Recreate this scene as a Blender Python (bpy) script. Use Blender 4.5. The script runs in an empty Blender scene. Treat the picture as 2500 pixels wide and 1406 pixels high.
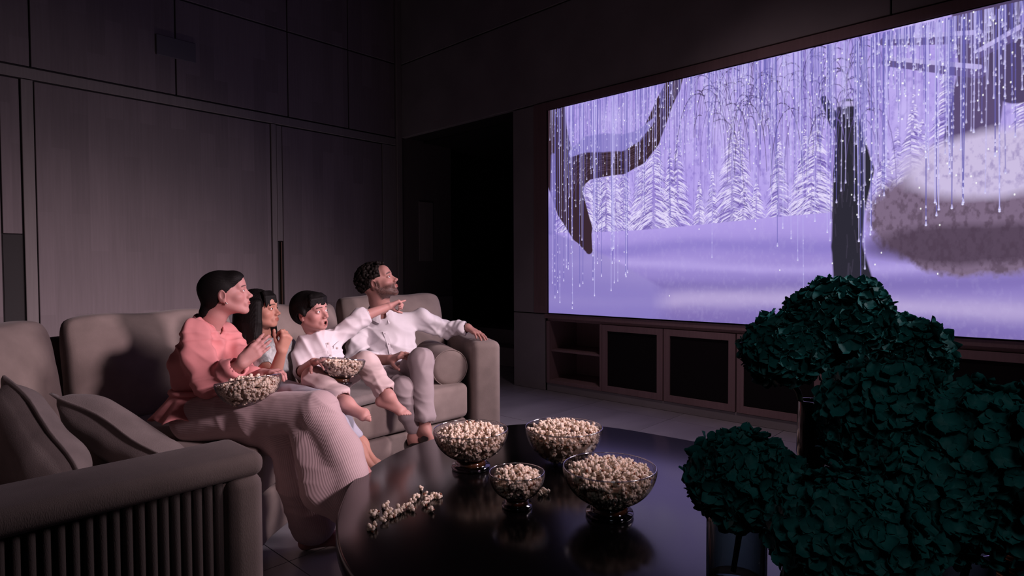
import bpy, bmesh, math, random
import numpy as np
from mathutils import Vector, Matrix
random.seed(7); np.random.seed(7)
RNG = np.random.RandomState(11)
sc = bpy.context.scene
COL = sc.collection
# ------------------------------------------------------------------ camera
FPX, CX, CY, CAMZ = 1470.27, 1250.0, 703.0, 1.2
_psi, _pit, _rol = [math.radians(v) for v in (42.96846, 1.64592, -0.24626)]
CF = np.array([math.cos(_psi)*math.cos(_pit), math.sin(_psi)*math.cos(_pit), -math.sin(_pit)])
_r = np.array([math.sin(_psi), -math.cos(_psi), 0.0]); _u = np.cross(_r, CF)
CR = _r*math.cos(_rol) + _u*math.sin(_rol); CU = -_r*math.sin(_rol) + _u*math.cos(_rol)
CP = np.array([0, 0, CAMZ])
cam = bpy.data.objects.new('camera', bpy.data.cameras.new('camera')); COL.objects.link(cam)
cam.matrix_world = Matrix(((CR[0], CU[0], -CF[0], 0), (CR[1], CU[1], -CF[1], 0), (CR[2], CU[2], -CF[2], CAMZ), (0, 0, 0, 1)))
cam.data.sensor_width = 36; cam.data.lens = FPX/2500*36; cam.data.clip_start = 0.05
sc.camera = cam
sc.view_settings.view_transform = 'Standard'; sc.view_settings.look = 'None'
sc.view_settings.exposure = 0.0; sc.view_settings.gamma = 1.0; sc.view_settings.use_curve_mapping = False
sc.cycles.max_bounces = 8; sc.cycles.transparent_max_bounces = 16
sc.cycles.caustics_reflective = False; sc.cycles.caustics_refractive = False
sc.cycles.sample_clamp_indirect = 3.0
# ------------------------------------------------------------------ world and lights
w = bpy.data.worlds.new('world'); sc.world = w; w.use_nodes = True
w.node_tree.nodes['Background'].inputs[0].default_value = (0.30, 0.26, 0.30, 1)
w.node_tree.nodes['Background'].inputs[1].default_value = 0.006
def lamp(name, loc, tgt, power, size, color, spread=180, shape='DISK', sy=None):
    L = bpy.data.lights.new(name, 'AREA'); L.energy = power; L.shape = shape; L.size = size; L.color = color
    if sy: L.size_y = sy
    L.spread = math.radians(spread)
    o = bpy.data.objects.new(name, L); COL.objects.link(o); o.location = loc
    o.rotation_euler = (Vector(tgt)-Vector(loc)).to_track_quat('-Z', 'Y').to_euler(); return o
lamp('key_lamp', (3.8, 0.5, 2.2), (2.0, 2.8, 0.75), 20, 0.8, (1.0, 0.79, 0.85), 84)
lamp('fill_lamp', (2.1, -1.4, 2.3), (1.45, 2.8, 0.80), 8.5, 0.45, (1.0, 0.74, 0.82), 40)
lamp('added_wall_wash', (2.3, 5.3, 0.12), (2.3, 6.2, 1.1), 2.9, 3.0, (1.0, 0.76, 0.84), 120, 'RECTANGLE', 0.12)  # added light hidden behind the sofa, brightens the lower wall
lamp('added_console_wash', (3.0, 1.4, 4.2), (4.3, 1.8, 0.0), 4.0, 0.5, (1.0, 0.70, 0.80), 75)  # added light out of view, lifts the console and the floor before it
lamp('added_bouquet_fill', (-0.3, -0.7, 2.5), (1.25, 0.25, 0.95), 0.38, 0.5, (0.85, 0.95, 1.0), 60)  # added light out of view, keeps the blooms from going black
SCREEN_GAIN = 1.0
# ------------------------------------------------------------------ helpers
def V(a): return np.array(a, float)
def at(px, py, d):                       # real-world point seen at a photograph pixel, d metres deep
    return CP + (CF + CR*(px-CX)/FPX + CU*(CY-py)/FPX)*d
def nrm(v): v = V(v); return v/max(np.linalg.norm(v), 1e-9)
def tag(o, label=None, cat=None, group=None, kind=None):
    if label: o['label'] = label
    if cat: o['category'] = cat
    if group: o['group'] = group
    if kind: o['kind'] = kind
    return o
def empty(name, loc=(0, 0, 0), label=None, cat=None, group=None, rot=None):
    o = bpy.data.objects.new(name, None); COL.objects.link(o); o.location = [float(c) for c in loc]; o.empty_display_size = .05
    if rot is not None: o.rotation_euler = rot
    return tag(o, label, cat, group)
def link(name, me, parent=None, mat=None, keep=True):
    o = bpy.data.objects.new(name, me); COL.objects.link(o)
    if mat is not None and len(me.materials) == 0: me.materials.append(mat)
    if parent is not None:
        o.parent = parent
        if keep: o.matrix_parent_inverse = WINV(parent)
    return o
def WM(o):
    m = o.matrix_basis.copy()
    if o.parent: m = WM(o.parent) @ o.matrix_parent_inverse @ m
    return m
def WINV(o): return WM(o).inverted()
def mesh(name, verts, faces, smooth=True):
    me = bpy.data.meshes.new(name)
    verts = np.asarray(verts, np.float32)
    if isinstance(faces, np.ndarray):
        nf, k = faces.shape
        me.vertices.add(len(verts)); me.vertices.foreach_set('co', verts.ravel())
        me.loops.add(nf*k); me.loops.foreach_set('vertex_index', faces.astype(np.int32).ravel())
        me.polygons.add(nf); me.polygons.foreach_set('loop_start', np.arange(0, nf*k, k, dtype=np.int32))
        me.polygons.foreach_set('loop_total', np.full(nf, k, np.int32))
        me.update(calc_edges=True)
    else:
        me.from_pydata(verts.tolist(), [], faces); me.update()
    if smooth: me.polygons.foreach_set('use_smooth', np.ones(len(me.polygons), bool))
    return me
class MB:                                 # collects simple shapes for ONE mesh
    def __init__(s): s.v = []; s.f = []; s.m = []; s.mi = 0
    def add(s, v, f):
        n = len(s.v); s.v += [tuple(map(float, p)) for p in v]; s.f += [tuple(i+n for i in q) for q in f]; s.m += [s.mi]*len(f); return s
    def box(s, lo, hi):
        x0, y0, z0 = lo; x1, y1, z1 = hi
        return s.add([(x0, y0, z0), (x1, y0, z0), (x1, y1, z0), (x0, y1, z0), (x0, y0, z1), (x1, y0, z1), (x1, y1, z1), (x0, y1, z1)],
                     [(0, 3, 2, 1), (4, 5, 6, 7), (0, 1, 5, 4), (1, 2, 6, 5), (2, 3, 7, 6), (3, 0, 4, 7)])
    def tube(s, pts, r, n=10, cap=True):
        pts = [V(p) for p in pts]; rs = r if hasattr(r, '__len__') else [r]*len(pts)
        vs = []; ref = None
        for i, p in enumerate(pts):
            t = nrm(pts[min(i+1, len(pts)-1)]-pts[max(i-1, 0)])
            if ref is None: ref = nrm(np.cross(t, (0.3, 0.2, 1) if abs(t[2]) < .9 else (1, 0, .1)))
            a = nrm(ref-t*np.dot(ref, t)); b = np.cross(t, a); ref = a
            for k in range(n):
                c = 2*math.pi*k/n; vs.append(p+rs[i]*(a*math.cos(c)+b*math.sin(c)))
        f = [(i*n+k, i*n+(k+1) % n, (i+1)*n+(k+1) % n, (i+1)*n+k) for i in range(len(pts)-1) for k in range(n)]
        if cap: f += [tuple(range(n))[::-1], tuple((len(pts)-1)*n+k for k in range(n))]
        return s.add(vs, f)
    def lathe(s, prof, n=48, c=(0, 0, 0), ribs=0, amp=0, close=False):
        vs = []
        for (r, z, *q) in prof:
            a_ = amp*(q[0] if q else 0)
            for k in range(n):
                t = 2*math.pi*k/n; rr = r+a_*math.cos(ribs*t); vs.append((c[0]+rr*math.cos(t), c[1]+rr*math.sin(t), c[2]+z))
        m = len(prof)
        f = [(i*n+k, i*n+(k+1) % n, ((i+1) % m)*n+(k+1) % n, ((i+1) % m)*n+k) for i in range(m if close else m-1) for k in range(n)]
        return s.add(vs, f)
    def ball(s, c, r, sub=1):
        v, f = ICO[sub]; return s.add(v*np.asarray(r)+V(c), f)
    def prism(s, outline, z0, z1):
        n = len(outline)
        return s.add([(x, y, z0) for x, y in outline]+[(x, y, z1) for x, y in outline],
                     [tuple(range(n))[::-1], tuple(range(n, 2*n))]+[(i, (i+1) % n, n+(i+1) % n, n+i) for i in range(n)])
    def build(s, name, mats, parent=None, smooth=False, bevel=0, seg=3, sub=0, ang=40):
        me = mesh(name, s.v, s.f, smooth)
        for m_ in (mats if isinstance(mats, (list, tuple)) else [mats]): me.materials.append(m_)
        if any(s.m): me.polygons.foreach_set('material_index', np.array(s.m, np.int32))
        o = link(name, me, parent)
        if bevel:
            b = o.modifiers.new('bevel', 'BEVEL'); b.width = bevel; b.segments = seg; b.limit_method = 'ANGLE'; b.angle_limit = math.radians(ang)
            me.polygons.foreach_set('use_smooth', np.ones(len(me.polygons), bool)); b.harden_normals = False
            if not smooth and seg < 3: me.polygons.foreach_set('use_smooth', np.zeros(len(me.polygons), bool))
        if sub: x = o.modifiers.new('sub', 'SUBSURF'); x.levels = x.render_levels = sub
        return o
ICO = {}
for _s in (0, 1, 2, 3):
    _b = bmesh.new(); bmesh.ops.create_icosphere(_b, subdivisions=max(_s, 1), radius=1.0)
    ICO[_s] = (np.array([v.co[:] for v in _b.verts]), [tuple(v.index for v in f.verts) for f in _b.faces]); _b.free()
# ------------------------------------------------------------------ materials
def mat(name, color, rough=.6, metal=0, spec=.5, noise=None, bump=None, vcol=None, sheen=0, coat=0, ior=None, sss=0):
    m = bpy.data.materials.new(name); m.use_nodes = True; nt = m.node_tree; p = nt.nodes['Principled BSDF']
    p.inputs['Base Color'].default_value = (*color, 1); p.inputs['Roughness'].default_value = rough
    p.inputs['Metallic'].default_value = metal; p.inputs['Specular IOR Level'].default_value = spec
    if sheen: p.inputs['Sheen Weight'].default_value = sheen; p.inputs['Sheen Roughness'].default_value = .4
    if coat: p.inputs['Coat Weight'].default_value = coat; p.inputs['Coat Roughness'].default_value = .1
    if ior: p.inputs['IOR'].default_value = ior
    if sss:
        p.inputs['Subsurface Weight'].default_value = sss; p.inputs['Subsurface Radius'].default_value = (.02, .008, .005); p.inputs['Subsurface Scale'].default_value = .5
    tc = nt.nodes.new('ShaderNodeTexCoord')
    def mapped(sx):
        mp = nt.nodes.new('ShaderNodeMapping'); mp.inputs['Scale'].default_value = sx if hasattr(sx, '__len__') else (sx,)*3
        nt.links.new(tc.outputs['Object'], mp.inputs[0]); return mp
    src = None
    if vcol:
        a = nt.nodes.new('ShaderNodeAttribute'); a.attribute_name = vcol; nt.links.new(a.outputs['Color'], p.inputs['Base Color']); src = a.outputs['Color']
    if noise:                              # (scale, amount[, detail])
        n = nt.nodes.new('ShaderNodeTexNoise'); n.inputs['Scale'].default_value = 1; n.inputs['Detail'].default_value = noise[2] if len(noise) > 2 else 4
        nt.links.new(mapped(noise[0]).outputs[0], n.inputs[0])
        r = nt.nodes.new('ShaderNodeMapRange'); r.inputs['From Min'].default_value = .3; r.inputs['From Max'].default_value = .7
        r.inputs['To Min'].default_value = 1-noise[1]; r.inputs['To Max'].default_value = 1+noise[1]; nt.links.new(n.outputs['Fac'], r.inputs[0])
        x = nt.nodes.new('ShaderNodeVectorMath'); x.operation = 'SCALE'
        if src: nt.links.new(src, x.inputs[0])
        else: x.inputs[0].default_value = color
        nt.links.new(r.outputs[0], x.inputs['Scale']); nt.links.new(x.outputs[0], p.inputs['Base Color'])
    if bump:                               # (scale, strength, distance)
        n = nt.nodes.new('ShaderNodeTexNoise'); n.inputs['Scale'].default_value = 1; n.inputs['Detail'].default_value = 3
        nt.links.new(mapped(bump[0]).outputs[0], n.inputs[0])
        b = nt.nodes.new('ShaderNodeBump'); b.inputs['Strength'].default_value = bump[1]; b.inputs['Distance'].default_value = bump[2]
        nt.links.new(n.outputs['Fac'], b.inputs['Height']); nt.links.new(b.outputs[0], p.inputs['Normal'])
    return m
def glass_mat(name, tint=(1, 1, 1), gloss=.08, fres=1.5, lo=0.02, thick=.35):
    m = bpy.data.materials.new(name); m.use_nodes = True; nt = m.node_tree; nt.nodes.clear()
    o = nt.nodes.new('ShaderNodeOutputMaterial'); mx = nt.nodes.new('ShaderNodeMixShader')
    t = nt.nodes.new('ShaderNodeBsdfTransparent'); t.inputs[0].default_value = (*tint, 1)
    wv = nt.nodes.new('ShaderNodeLayerWeight'); wv.inputs[0].default_value = .5; tm = nt.nodes.new('ShaderNodeMix'); tm.data_type = 'RGBA'
    tm.inputs[6].default_value = (*tint, 1); tm.inputs[7].default_value = tuple(c*thick for c in tint)+(1,); nt.links.new(wv.outputs['Facing'], tm.inputs[0]); nt.links.new(tm.outputs[2], t.inputs[0])
    g = nt.nodes.new('ShaderNodeBsdfGlossy'); g.inputs['Roughness'].default_value = gloss; g.inputs['Color'].default_value = (.95, .95, 1, 1)
    lw = nt.nodes.new('ShaderNodeLayerWeight'); lw.inputs[0].default_value = .5
    f = nt.nodes.new('ShaderNodeMath'); f.operation = 'POWER'; f.inputs[1].default_value = 3.2; nt.links.new(lw.outputs['Facing'], f.inputs[0])
    g2 = nt.nodes.new('ShaderNodeMath'); g2.operation = 'MULTIPLY'; g2.inputs[1].default_value = .75; nt.links.new(f.outputs[0], g2.inputs[0]); f = g2
    a = nt.nodes.new('ShaderNodeMath'); a.operation = 'ADD'; a.inputs[1].default_value = lo; a.use_clamp = True
    nt.links.new(f.outputs[0], a.inputs[0]); nt.links.new(a.outputs[0], mx.inputs[0]); nt.links.new(t.outputs[0], mx.inputs[1]); nt.links.new(g.outputs[0], mx.inputs[2])
    nt.links.new(mx.outputs[0], o.inputs[0]); return m
def veneer(name, c, amt=.10, along='Z'):
    """wood veneer laid in long narrow leaves, with fine grain"""
    m = mat(name, c, .55, spec=.35); nt = m.node_tree; p = nt.nodes['Principled BSDF']
    tc = nt.nodes.new('ShaderNodeTexCoord'); sx = nt.nodes.new('ShaderNodeSeparateXYZ'); nt.links.new(tc.outputs['Object'], sx.inputs[0])
    add = nt.nodes.new('ShaderNodeMath'); add.operation = 'ADD'; nt.links.new(sx.outputs['X'], add.inputs[0]); nt.links.new(sx.outputs['Y'], add.inputs[1])
    cb = nt.nodes.new('ShaderNodeCombineXYZ')
    nt.links.new(sx.outputs['Z'], cb.inputs['X']); nt.links.new(add.outputs[0], cb.inputs['Y'])
    b = nt.nodes.new('ShaderNodeTexBrick'); nt.links.new(cb.outputs[0], b.inputs[0])
    b.inputs['Scale'].default_value = 1; b.inputs['Brick Width'].default_value = .85; b.inputs['Row Height'].default_value = .13; b.inputs['Mortar Size'].default_value = 0
    b.offset = .37; b.inputs['Color1'].default_value = (1-amt,)*3+(1,); b.inputs['Color2'].default_value = (1+amt,)*3+(1,)
    mp = nt.nodes.new('ShaderNodeMapping'); mp.inputs['Scale'].default_value = (60, 60, 2.5); nt.links.new(tc.outputs['Object'], mp.inputs[0])
    n = nt.nodes.new('ShaderNodeTexNoise'); n.inputs['Scale'].default_value = 1; nt.links.new(mp.outputs[0], n.inputs[0])
    r = nt.nodes.new('ShaderNodeMapRange'); r.inputs['To Min'].default_value = .85; r.inputs['To Max'].default_value = 1.15; nt.links.new(n.outputs['Fac'], r.inputs[0])
    x = nt.nodes.new('ShaderNodeVectorMath'); x.operation = 'SCALE'; nt.links.new(b.outputs['Color'], x.inputs[0]); nt.links.new(r.outputs[0], x.inputs['Scale'])
    y = nt.nodes.new('ShaderNodeVectorMath'); y.operation = 'MULTIPLY'; y.inputs[0].default_value = c; nt.links.new(x.outputs[0], y.inputs[1])
    nt.links.new(y.outputs[0], p.inputs['Base Color']); return m
M = dict(
    wall=veneer('pale wood veneer', (.27, .225, .235), .10), frame=veneer('wall frame veneer', (.30, .265, .26), .04),
    dark=mat('dark recess', (.02, .017, .018), .6), joint=mat('joint shadow gap', (.03, .026, .028), .8),
    bronze=mat('dark bronze', (.16, .09, .05), .35, .9), stone=mat('pale stone cladding', (.33, .31, .31), .5, noise=(2.2, .12), spec=.3),
    marble=mat('marble floor tile', (.34, .33, .36), .28, noise=((1.2, 3.5, 1.0), .16, 8), spec=.35),
    grout=mat('floor grout', (.13, .125, .13), .8),
    rose=veneer('rose brown wood', (.30, .20, .20), .05), cloth_black=mat('black speaker cloth', (.012, .010, .011), .8, spec=.15),
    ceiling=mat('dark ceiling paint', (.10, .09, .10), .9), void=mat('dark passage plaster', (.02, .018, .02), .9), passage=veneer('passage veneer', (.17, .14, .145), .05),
    black=mat('black lacquer table', (.003, .0025, .003), .18, spec=.6, ior=1.5),
    sofa=mat('taupe chenille', (.28, .225, .205), .9, noise=((9, 9, 9), .13, 6), bump=((520, 520, 170), .35, .002), sheen=.12, spec=.12),
    pillow=mat('dark taupe linen', (.19, .16, .155), .85, noise=(14, .12), bump=((300, 300, 300), .4, .003), sheen=.15, spec=.15),
    glass=glass_mat('clear bowl glass', (.97, .96, .97), .14, 1.5, .035, .22), rim=glass_mat('bright glass rim', (.85, .85, .88), .08, 1.6, .42),
    foot=glass_mat('thick foot glass', (.62, .58, .60), .04, 1.6, .05),
    rib=mat('shaded taupe chenille', (.115, .095, .09), .9, bump=((520, 520, 170), .35, .002), sheen=.1, spec=.1),  # sofa chenille darkened: shade on the near arm's outer face put into the colour
    heart=mat('deep popcorn', (.42, .31, .23), .9, noise=(120, .3)), plate=mat('grey wall plate', (.17, .16, .18), .6),
    vase=glass_mat('vase glass', (.66, .74, .72), .05, 1.55, .06, .15), smoke=glass_mat('smoked vase glass', (.20, .16, .15), .05, 1.5, .03),
    amber=mat('amber glass stem', (.20, .085, .035), .25, spec=.6),
    corn=mat('popcorn flake', (.90, .74, .60), .7, noise=(160, .10), sss=.1), hull=mat('brown popcorn hull', (.20, .05, .015), .5),
    petal=mat('teal petal', (.008, .135, .13), .6, noise=(35, .25), spec=.3), stem=mat('dark green stem', (.012, .03, .015), .6),
    core=mat('teal flower heart', (.006, .075, .072), .9),
)
# ------------------------------------------------------------------ the room
WY, WX, ZB, ZT, ZC = 6.2, 4.62, 2.86, 3.77, 5.2
def struct(o): o['kind'] = 'structure'; return o
def panel(parent, lo, hi, m, name='panel', bev=.003):
    return MB().box(lo, hi).build(name, m, parent, bevel=bev, seg=1)
fl = struct(MB().box((-3.2, -2.2, -.1), (8.2, 6.6, -.014)).build('floor', M['grout']))
tile_me = None
for i in range(-5, 6):
    for j in range(-6, 5):
        x0, y0 = 1.17+.8*i, 2.36+.8*j
        x1, y1 = min(x0+.796, 5.46), min(y0+.796, 6.2)
        x0, y0 = max(x0, -3.1), max(y0, -2.1)
        if x1-x0 < .05 or y1-y0 < .05: continue
        t = MB().box((-(x1-x0)/2, -(y1-y0)/2, -.012), ((x1-x0)/2, (y1-y0)/2, 0))
        if x1-x0 > .79 and y1-y0 > .79:
            if tile_me is None: o = t.build('tile', M['marble'], fl); tile_me = o.data
            else: o = link('tile', tile_me, fl)
        else: o = t.build('tile', M['marble'], fl)
        o.location = ((x0+x1)/2, (y0+y1)/2, RNG.uniform(-.0006, .0006))
struct(MB().box((-3.2, -2.2, ZC), (8.2, 6.6, ZC+.1)).build('ceiling', M['ceiling']))
struct(MB().box((-3.3, -2.2, 0), (-3.2, 6.5, ZC)).build('wall_near', M['ceiling']))
struct(MB().box((-3.2, -2.3, 0), (8.2, -2.2, ZC)).build('wall_back', M['ceiling']))
# left wall: tall veneer panels and sliding doors
wl = struct(MB().box((-3.2, WY+.03, 0), (4.54, WY+.3, ZC)).build('wall_left', M['joint']))
xs = [-3.15, -1.9, -.45, .95, 2.035, 3.14, 3.88, 4.54]
for a, b in zip(xs[:-1], xs[1:]):
    panel(wl, (a+.006, WY, ZB+.008), (b-.006, WY+.05, ZT-.008), M['wall'])
    panel(wl, (a+.006, WY, ZT+.008), (b-.006, WY+.05, ZC-.01), M['wall'])
panel(wl, (-3.15, WY-.004, 2.765), (4.54, WY+.05, ZB-.008), M['frame'], 'rail')
for a, b in ((.885, .962), (4.345, 4.54)): panel(wl, (a, WY-.004, .0), (b, WY+.05, 2.757), M['frame'], 'stile')
panel(wl, (2.945, WY-.004, 0), (3.0, WY+.05, 2.757), M['frame'], 'stile')
doors = [(-3.1, .74, None), (.972, 2.935, None), (3.07, 4.335, None)]
for n, (a, b, _) in enumerate(doors):
    d = struct(MB().box((a, WY+.004, .012), (b, WY+.045, 2.752)).build('door_%d' % (n+1), M['wall'], bevel=.003, seg=1))
    if n == 0:
        panel(wl, (.752, WY+.004, 1.515), (.872, WY+.045, 2.752), M['wall'])
        MB().box((.752, WY+.022, .02), (.874, WY+.03, 1.505)).build('recessed_pull', M['dark'], d)
    if n == 2:
        panel(wl, (3.006, WY+.004, 1.53), (3.064, WY+.045, 2.752), M['frame'])
        MB().box((3.006, WY+.024, .02), (3.064, WY+.03, 1.52)).build('recessed_pull', M['dark'], d)
        MB().box((3.034, WY-.004, .02), (3.046, WY+.03, 1.52)).build('pull_strip', M['bronze'], d, bevel=.002, seg=1)
pl = tag(MB().box((1.87, WY-.018, 3.20), (2.21, WY-.001, 3.385)).build('wall_plate', M['plate'], bevel=.004, seg=2), 'flat pale grey plate high on the panelled wall, over a panel joint', 'wall plate')
struct(MB().box((4.545, WY-.03, 0), (4.62, WY+.3, ZC)).build('trim_1', M['frame'], bevel=.004, seg=1))
# right wall with the passage and the screen bay
wr = struct(MB().box((WX+.03, -2.2, ZB+.02), (WX+.35, 6.5, ZC)).build('wall_right', M['joint']))
for a, b in ((-2.2, .9), (.9, 6.19)):
    panel(wr, (WX, a+.005, ZB+.008), (WX+.06, b-.005, ZT-.008), M['stone'])
    panel(wr, (WX, a+.005, ZT+.008), (WX+.06, b-.005, ZC-.01), M['stone'])
MB().box((WX+.02, 3.86, 0), (WX+.6, 4.27, ZB+.02)).build('pier', M['joint'], wr)
panel(wr, (WX, 3.86, .775), (WX+.1, 4.28, ZB-.006), M['stone']); panel(wr, (WX, 3.86, 0), (WX+.1, 4.28, .765), M['stone'])
MB().box((WX+.035, -2.2, .78), (WX+.35, 3.86, ZB+.02)).build('backing', M['joint'], wr)
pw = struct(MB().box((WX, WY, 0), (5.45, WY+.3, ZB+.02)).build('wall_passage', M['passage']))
panel(pw, (WX, WY-.02, 0), (5.45, WY, .86), M['stone'], 'dado')
MB().box((4.89, WY-.012, 1.33), (5.12, WY-.001, 2.10)).build('access_panel', M['frame'], pw, bevel=.003, seg=1)
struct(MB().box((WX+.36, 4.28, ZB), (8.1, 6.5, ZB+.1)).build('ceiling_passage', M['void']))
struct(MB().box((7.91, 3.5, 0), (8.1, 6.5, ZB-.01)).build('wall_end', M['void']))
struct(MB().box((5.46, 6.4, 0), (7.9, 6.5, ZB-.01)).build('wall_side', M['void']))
st = empty('stone_steps', (5.6, 5.2, 0), 'two low pale stone steps rising into the dark passage', 'steps')
MB().box((5.46, 4.28, 0), (5.78, 6.38, .235)).build('step', M['stone'], st, bevel=.006, seg=2)
MB().box((5.78, 4.28, 0), (7.9, 6.38, .42)).build('step', M['stone'], st, bevel=.006, seg=2)
# media console under the screen
mc = empty('media_console', (WX+.2, 1.6, 0), 'long low rose brown console under the screen with open shelves and black fronts', 'console')
MB().box((WX+.01, -2.1, 0), (WX+.5, 3.84, .08)).build('plinth', M['stone'], mc, bevel=.003, seg=1)
b = MB(); b.box((WX-.005, -2.1, .725), (WX+.5, 3.86, .77)); b.box((WX+.02, -2.1, .70), (WX+.5, 3.84, .725))
b.build('top', M['rose'], mc, bevel=.003, seg=1)
b = MB(); b.box((WX+.0, 3.80, .08), (WX+.5, 3.84, .70)); b.box((WX, 3.175, .08), (WX+.5, 3.20, .70)); b.box((WX, 3.2, .08), (WX+.5, 3.80, .115)); b.box((WX+.45, 3.2, .1), (WX+.5, 3.8, .7)); b.box((WX+.45, -2.1, .08), (WX+.5, 3.2, .7))
b.build('carcass', M['rose'], mc, bevel=.002, seg=1)
MB().box((WX+.03, 3.2, .395), (WX+.45, 3.80, .415)).build('shelf', M['rose'], mc, bevel=.002, seg=1)
for k in range(8):
    y1 = 3.170-.63*k; y0 = y1-.618
    b = MB(); z0, z1, e = .084, .698, .055
    b.box((WX, y0, z0), (WX+.022, y0+e, z1)); b.box((WX, y1-e, z0), (WX+.022, y1, z1)); b.box((WX, y0+e, z0), (WX+.022, y1-e, z0+e)); b.box((WX, y0+e, z1-e), (WX+.022, y1-e, z1))
    d = b.build('cabinet_door', M['rose'], mc)
    MB().box((WX+.012, y0+e, z0+e), (WX+.018, y1-e, z1-e)).build('black_cloth_panel', M['cloth_black'], d)
# ------------------------------------------------------------------ the picture on the screen (a plain snowy wood)
IW, IH = 1500, 815
SY0, SY1, SZ0, SZ1 = 3.79, .08, .782, 2.765
def suv(px, py):                         # photograph pixel -> picture pixel
    r = CF + CR*(px-CX)/FPX + CU*(CY-py)/FPX; P = CP + r*(WX-.02)/r[0]
    return np.array([(SY0-P[1])/(SY0-SY1)*IW, (SZ1-P[2])/(SZ1-SZ0)*IH])
def srgb(c): c = np.asarray(c, float)/255; return np.where(c < .04045, c/12.92, ((c+.055)/1.055)**2.4)
img = np.zeros((IH, IW, 3), np.float32)
yy, xx = np.mgrid[0:IH, 0:IW].astype(np.float32)
def vnoise(sx, sy, seed, oct_=4):
    r = np.random.RandomState(seed); out = np.zeros((IH, IW), np.float32); amp = 1
    for o_ in range(oct_):
        gw, gh = int(IW/sx)+3, int(IH/sy)+3; g = r.rand(gh, gw).astype(np.float32)
        fx, fy = xx/sx, yy/sy; ix, iy = fx.astype(int), fy.astype(int); ax, ay = fx-ix, fy-iy; ax = ax*ax*(3-2*ax); ay = ay*ay*(3-2*ay)
        out += amp*((g[iy, ix]*(1-ax)+g[iy, ix+1]*ax)*(1-ay)+(g[iy+1, ix]*(1-ax)+g[iy+1, ix+1]*ax)*ay-.5); amp *= .5; sx = max(sx/2, 2); sy = max(sy/2, 2)
    return out
def blend(mask, c): img[:] = img*(1-mask[..., None])+srgb(c)*mask[..., None]
ny = yy/IH
n1 = vnoise(60, 90, 1); n2 = vnoise(8, 14, 2); n3 = vnoise(300, 90, 3)
img[:] = srgb((176, 156, 232)); blend(np.clip(.5+n1*.9, 0, 1)*.55, (205, 190, 248)); blend(np.clip(n2*1.4, 0, 1)*.6, (120, 100, 190))
def stroke(pts, w, c, a=1.0, soft=1.0):
    pts = np.array(pts, float); ws = np.array(w if hasattr(w, '__len__') else [w]*len(pts), float)
    for i in range(len(pts)-1):
        p, q = pts[i], pts[i+1]; m_ = max(ws[i], ws[i+1])+soft+1
        x0, x1 = int(max(min(p[0], q[0])-m_, 0)), int(min(max(p[0], q[0])+m_+1, IW)); y0, y1 = int(max(min(p[1], q[1])-m_, 0)), int(min(max(p[1], q[1])+m_+1, IH))
        if x1 <= x0 or y1 <= y0: continue
        X, Y = xx[y0:y1, x0:x1], yy[y0:y1, x0:x1]; d = q-p; L = max(d@d, 1e-6)
        t = np.clip(((X-p[0])*d[0]+(Y-p[1])*d[1])/L, 0, 1); r = ws[i]+(ws[i+1]-ws[i])*t
        k = np.clip((r-np.hypot(X-p[0]-t*d[0], Y-p[1]-t*d[1]))/soft+.5, 0, 1)*a
        img[y0:y1, x0:x1] = img[y0:y1, x0:x1]*(1-k[..., None])+srgb(c)*k[..., None]
def P(*a): return [suv(*q) for q in a]
R2 = np.random.RandomState(5)
hz = suv(1700, 545)[1]                   # edge of the snow field
for k in range(110):                     # far thin trunks
    x = R2.rand()*IW; stroke([(x, 0), (x+R2.uniform(-15, 15), hz)], R2.uniform(1, 3), (128, 108, 186), R2.uniform(.15, .4))
for k in range(60):                      # snow-laden firs, far to near
    x = R2.rand()*IW; h_ = R2.uniform(.16, .30+.004*k)*IH; wd = h_*R2.uniform(.17, .26); top = hz-h_+R2.uniform(-5, 18)
    far = 1-k/60; c0 = (118+34*far, 98+38*far, 180+30*far)
    stroke([(x, top), (x, hz)], [1, wd*.55], c0, .5, 9)
    for j in range(int(h_*.75)):
        f_ = R2.rand()**.8; yy0 = top+f_*h_; s_ = R2.choice([-1, 1]); L_ = wd*f_*R2.uniform(.3, 1.1)+2; dr = L_*R2.uniform(.35, .8)
        lit = R2.rand(); c = (232, 222, 254) if lit < .5 else ((176, 158, 228) if lit < .75 else (110, 90, 170))
        stroke([(x+s_*L_*.15, yy0), (x+s_*L_*.6, yy0+dr*.35), (x+s_*L_, yy0+dr)], [1.5, 1.9, .7], c, .45+.3*(1-far))
blend(np.clip(n1+.1, 0, 1)*.35*(1-ny*.5), (214, 202, 252))
# snow ground
g = np.clip((yy-(hz+10*np.sin(xx/230)))/3, 0, 1)
sn = np.clip((yy-hz)/(IH-hz), 0, 1)
base = srgb((178, 158, 232))*(1-sn[..., None])+srgb((122, 106, 176))*sn[..., None]
img[:] = img*(1-g[..., None])+base*g[..., None]
band = lambda c, w_: np.exp(-((sn-c-.05*np.sin(xx/260+c*9)-n3*.05)/w_)**2)*g
blend(band(.28, .07)*.5, (120, 106, 190)); blend(band(.42, .05)*.55, (190, 172, 236)); blend(band(.62, .08)*.45, (104, 90, 160)); blend(band(.80, .09)*.55, (206, 188, 228)); blend(band(.98, .07)*.4, (132, 112, 178))
blend(np.clip(n2, 0, 1)*.10*g, (230, 220, 255))
# left bank of snow
bx = suv(1620, 700); cx0 = suv(1340, 560)
bank = np.clip((yy-(cx0[1]+(bx[1]-cx0[1])*np.clip(xx/bx[0], 0, 1)**1.2))/14, 0, 1)*np.clip((bx[0]+40-xx)/90, 0, 1)
blend(bank*.85, (138, 124, 196)); blend(bank*np.clip(1-(yy-IH*.72)/150, 0, 1)*np.clip(xx/bx[0], 0, 1)*.5, (196, 178, 230))
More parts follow.
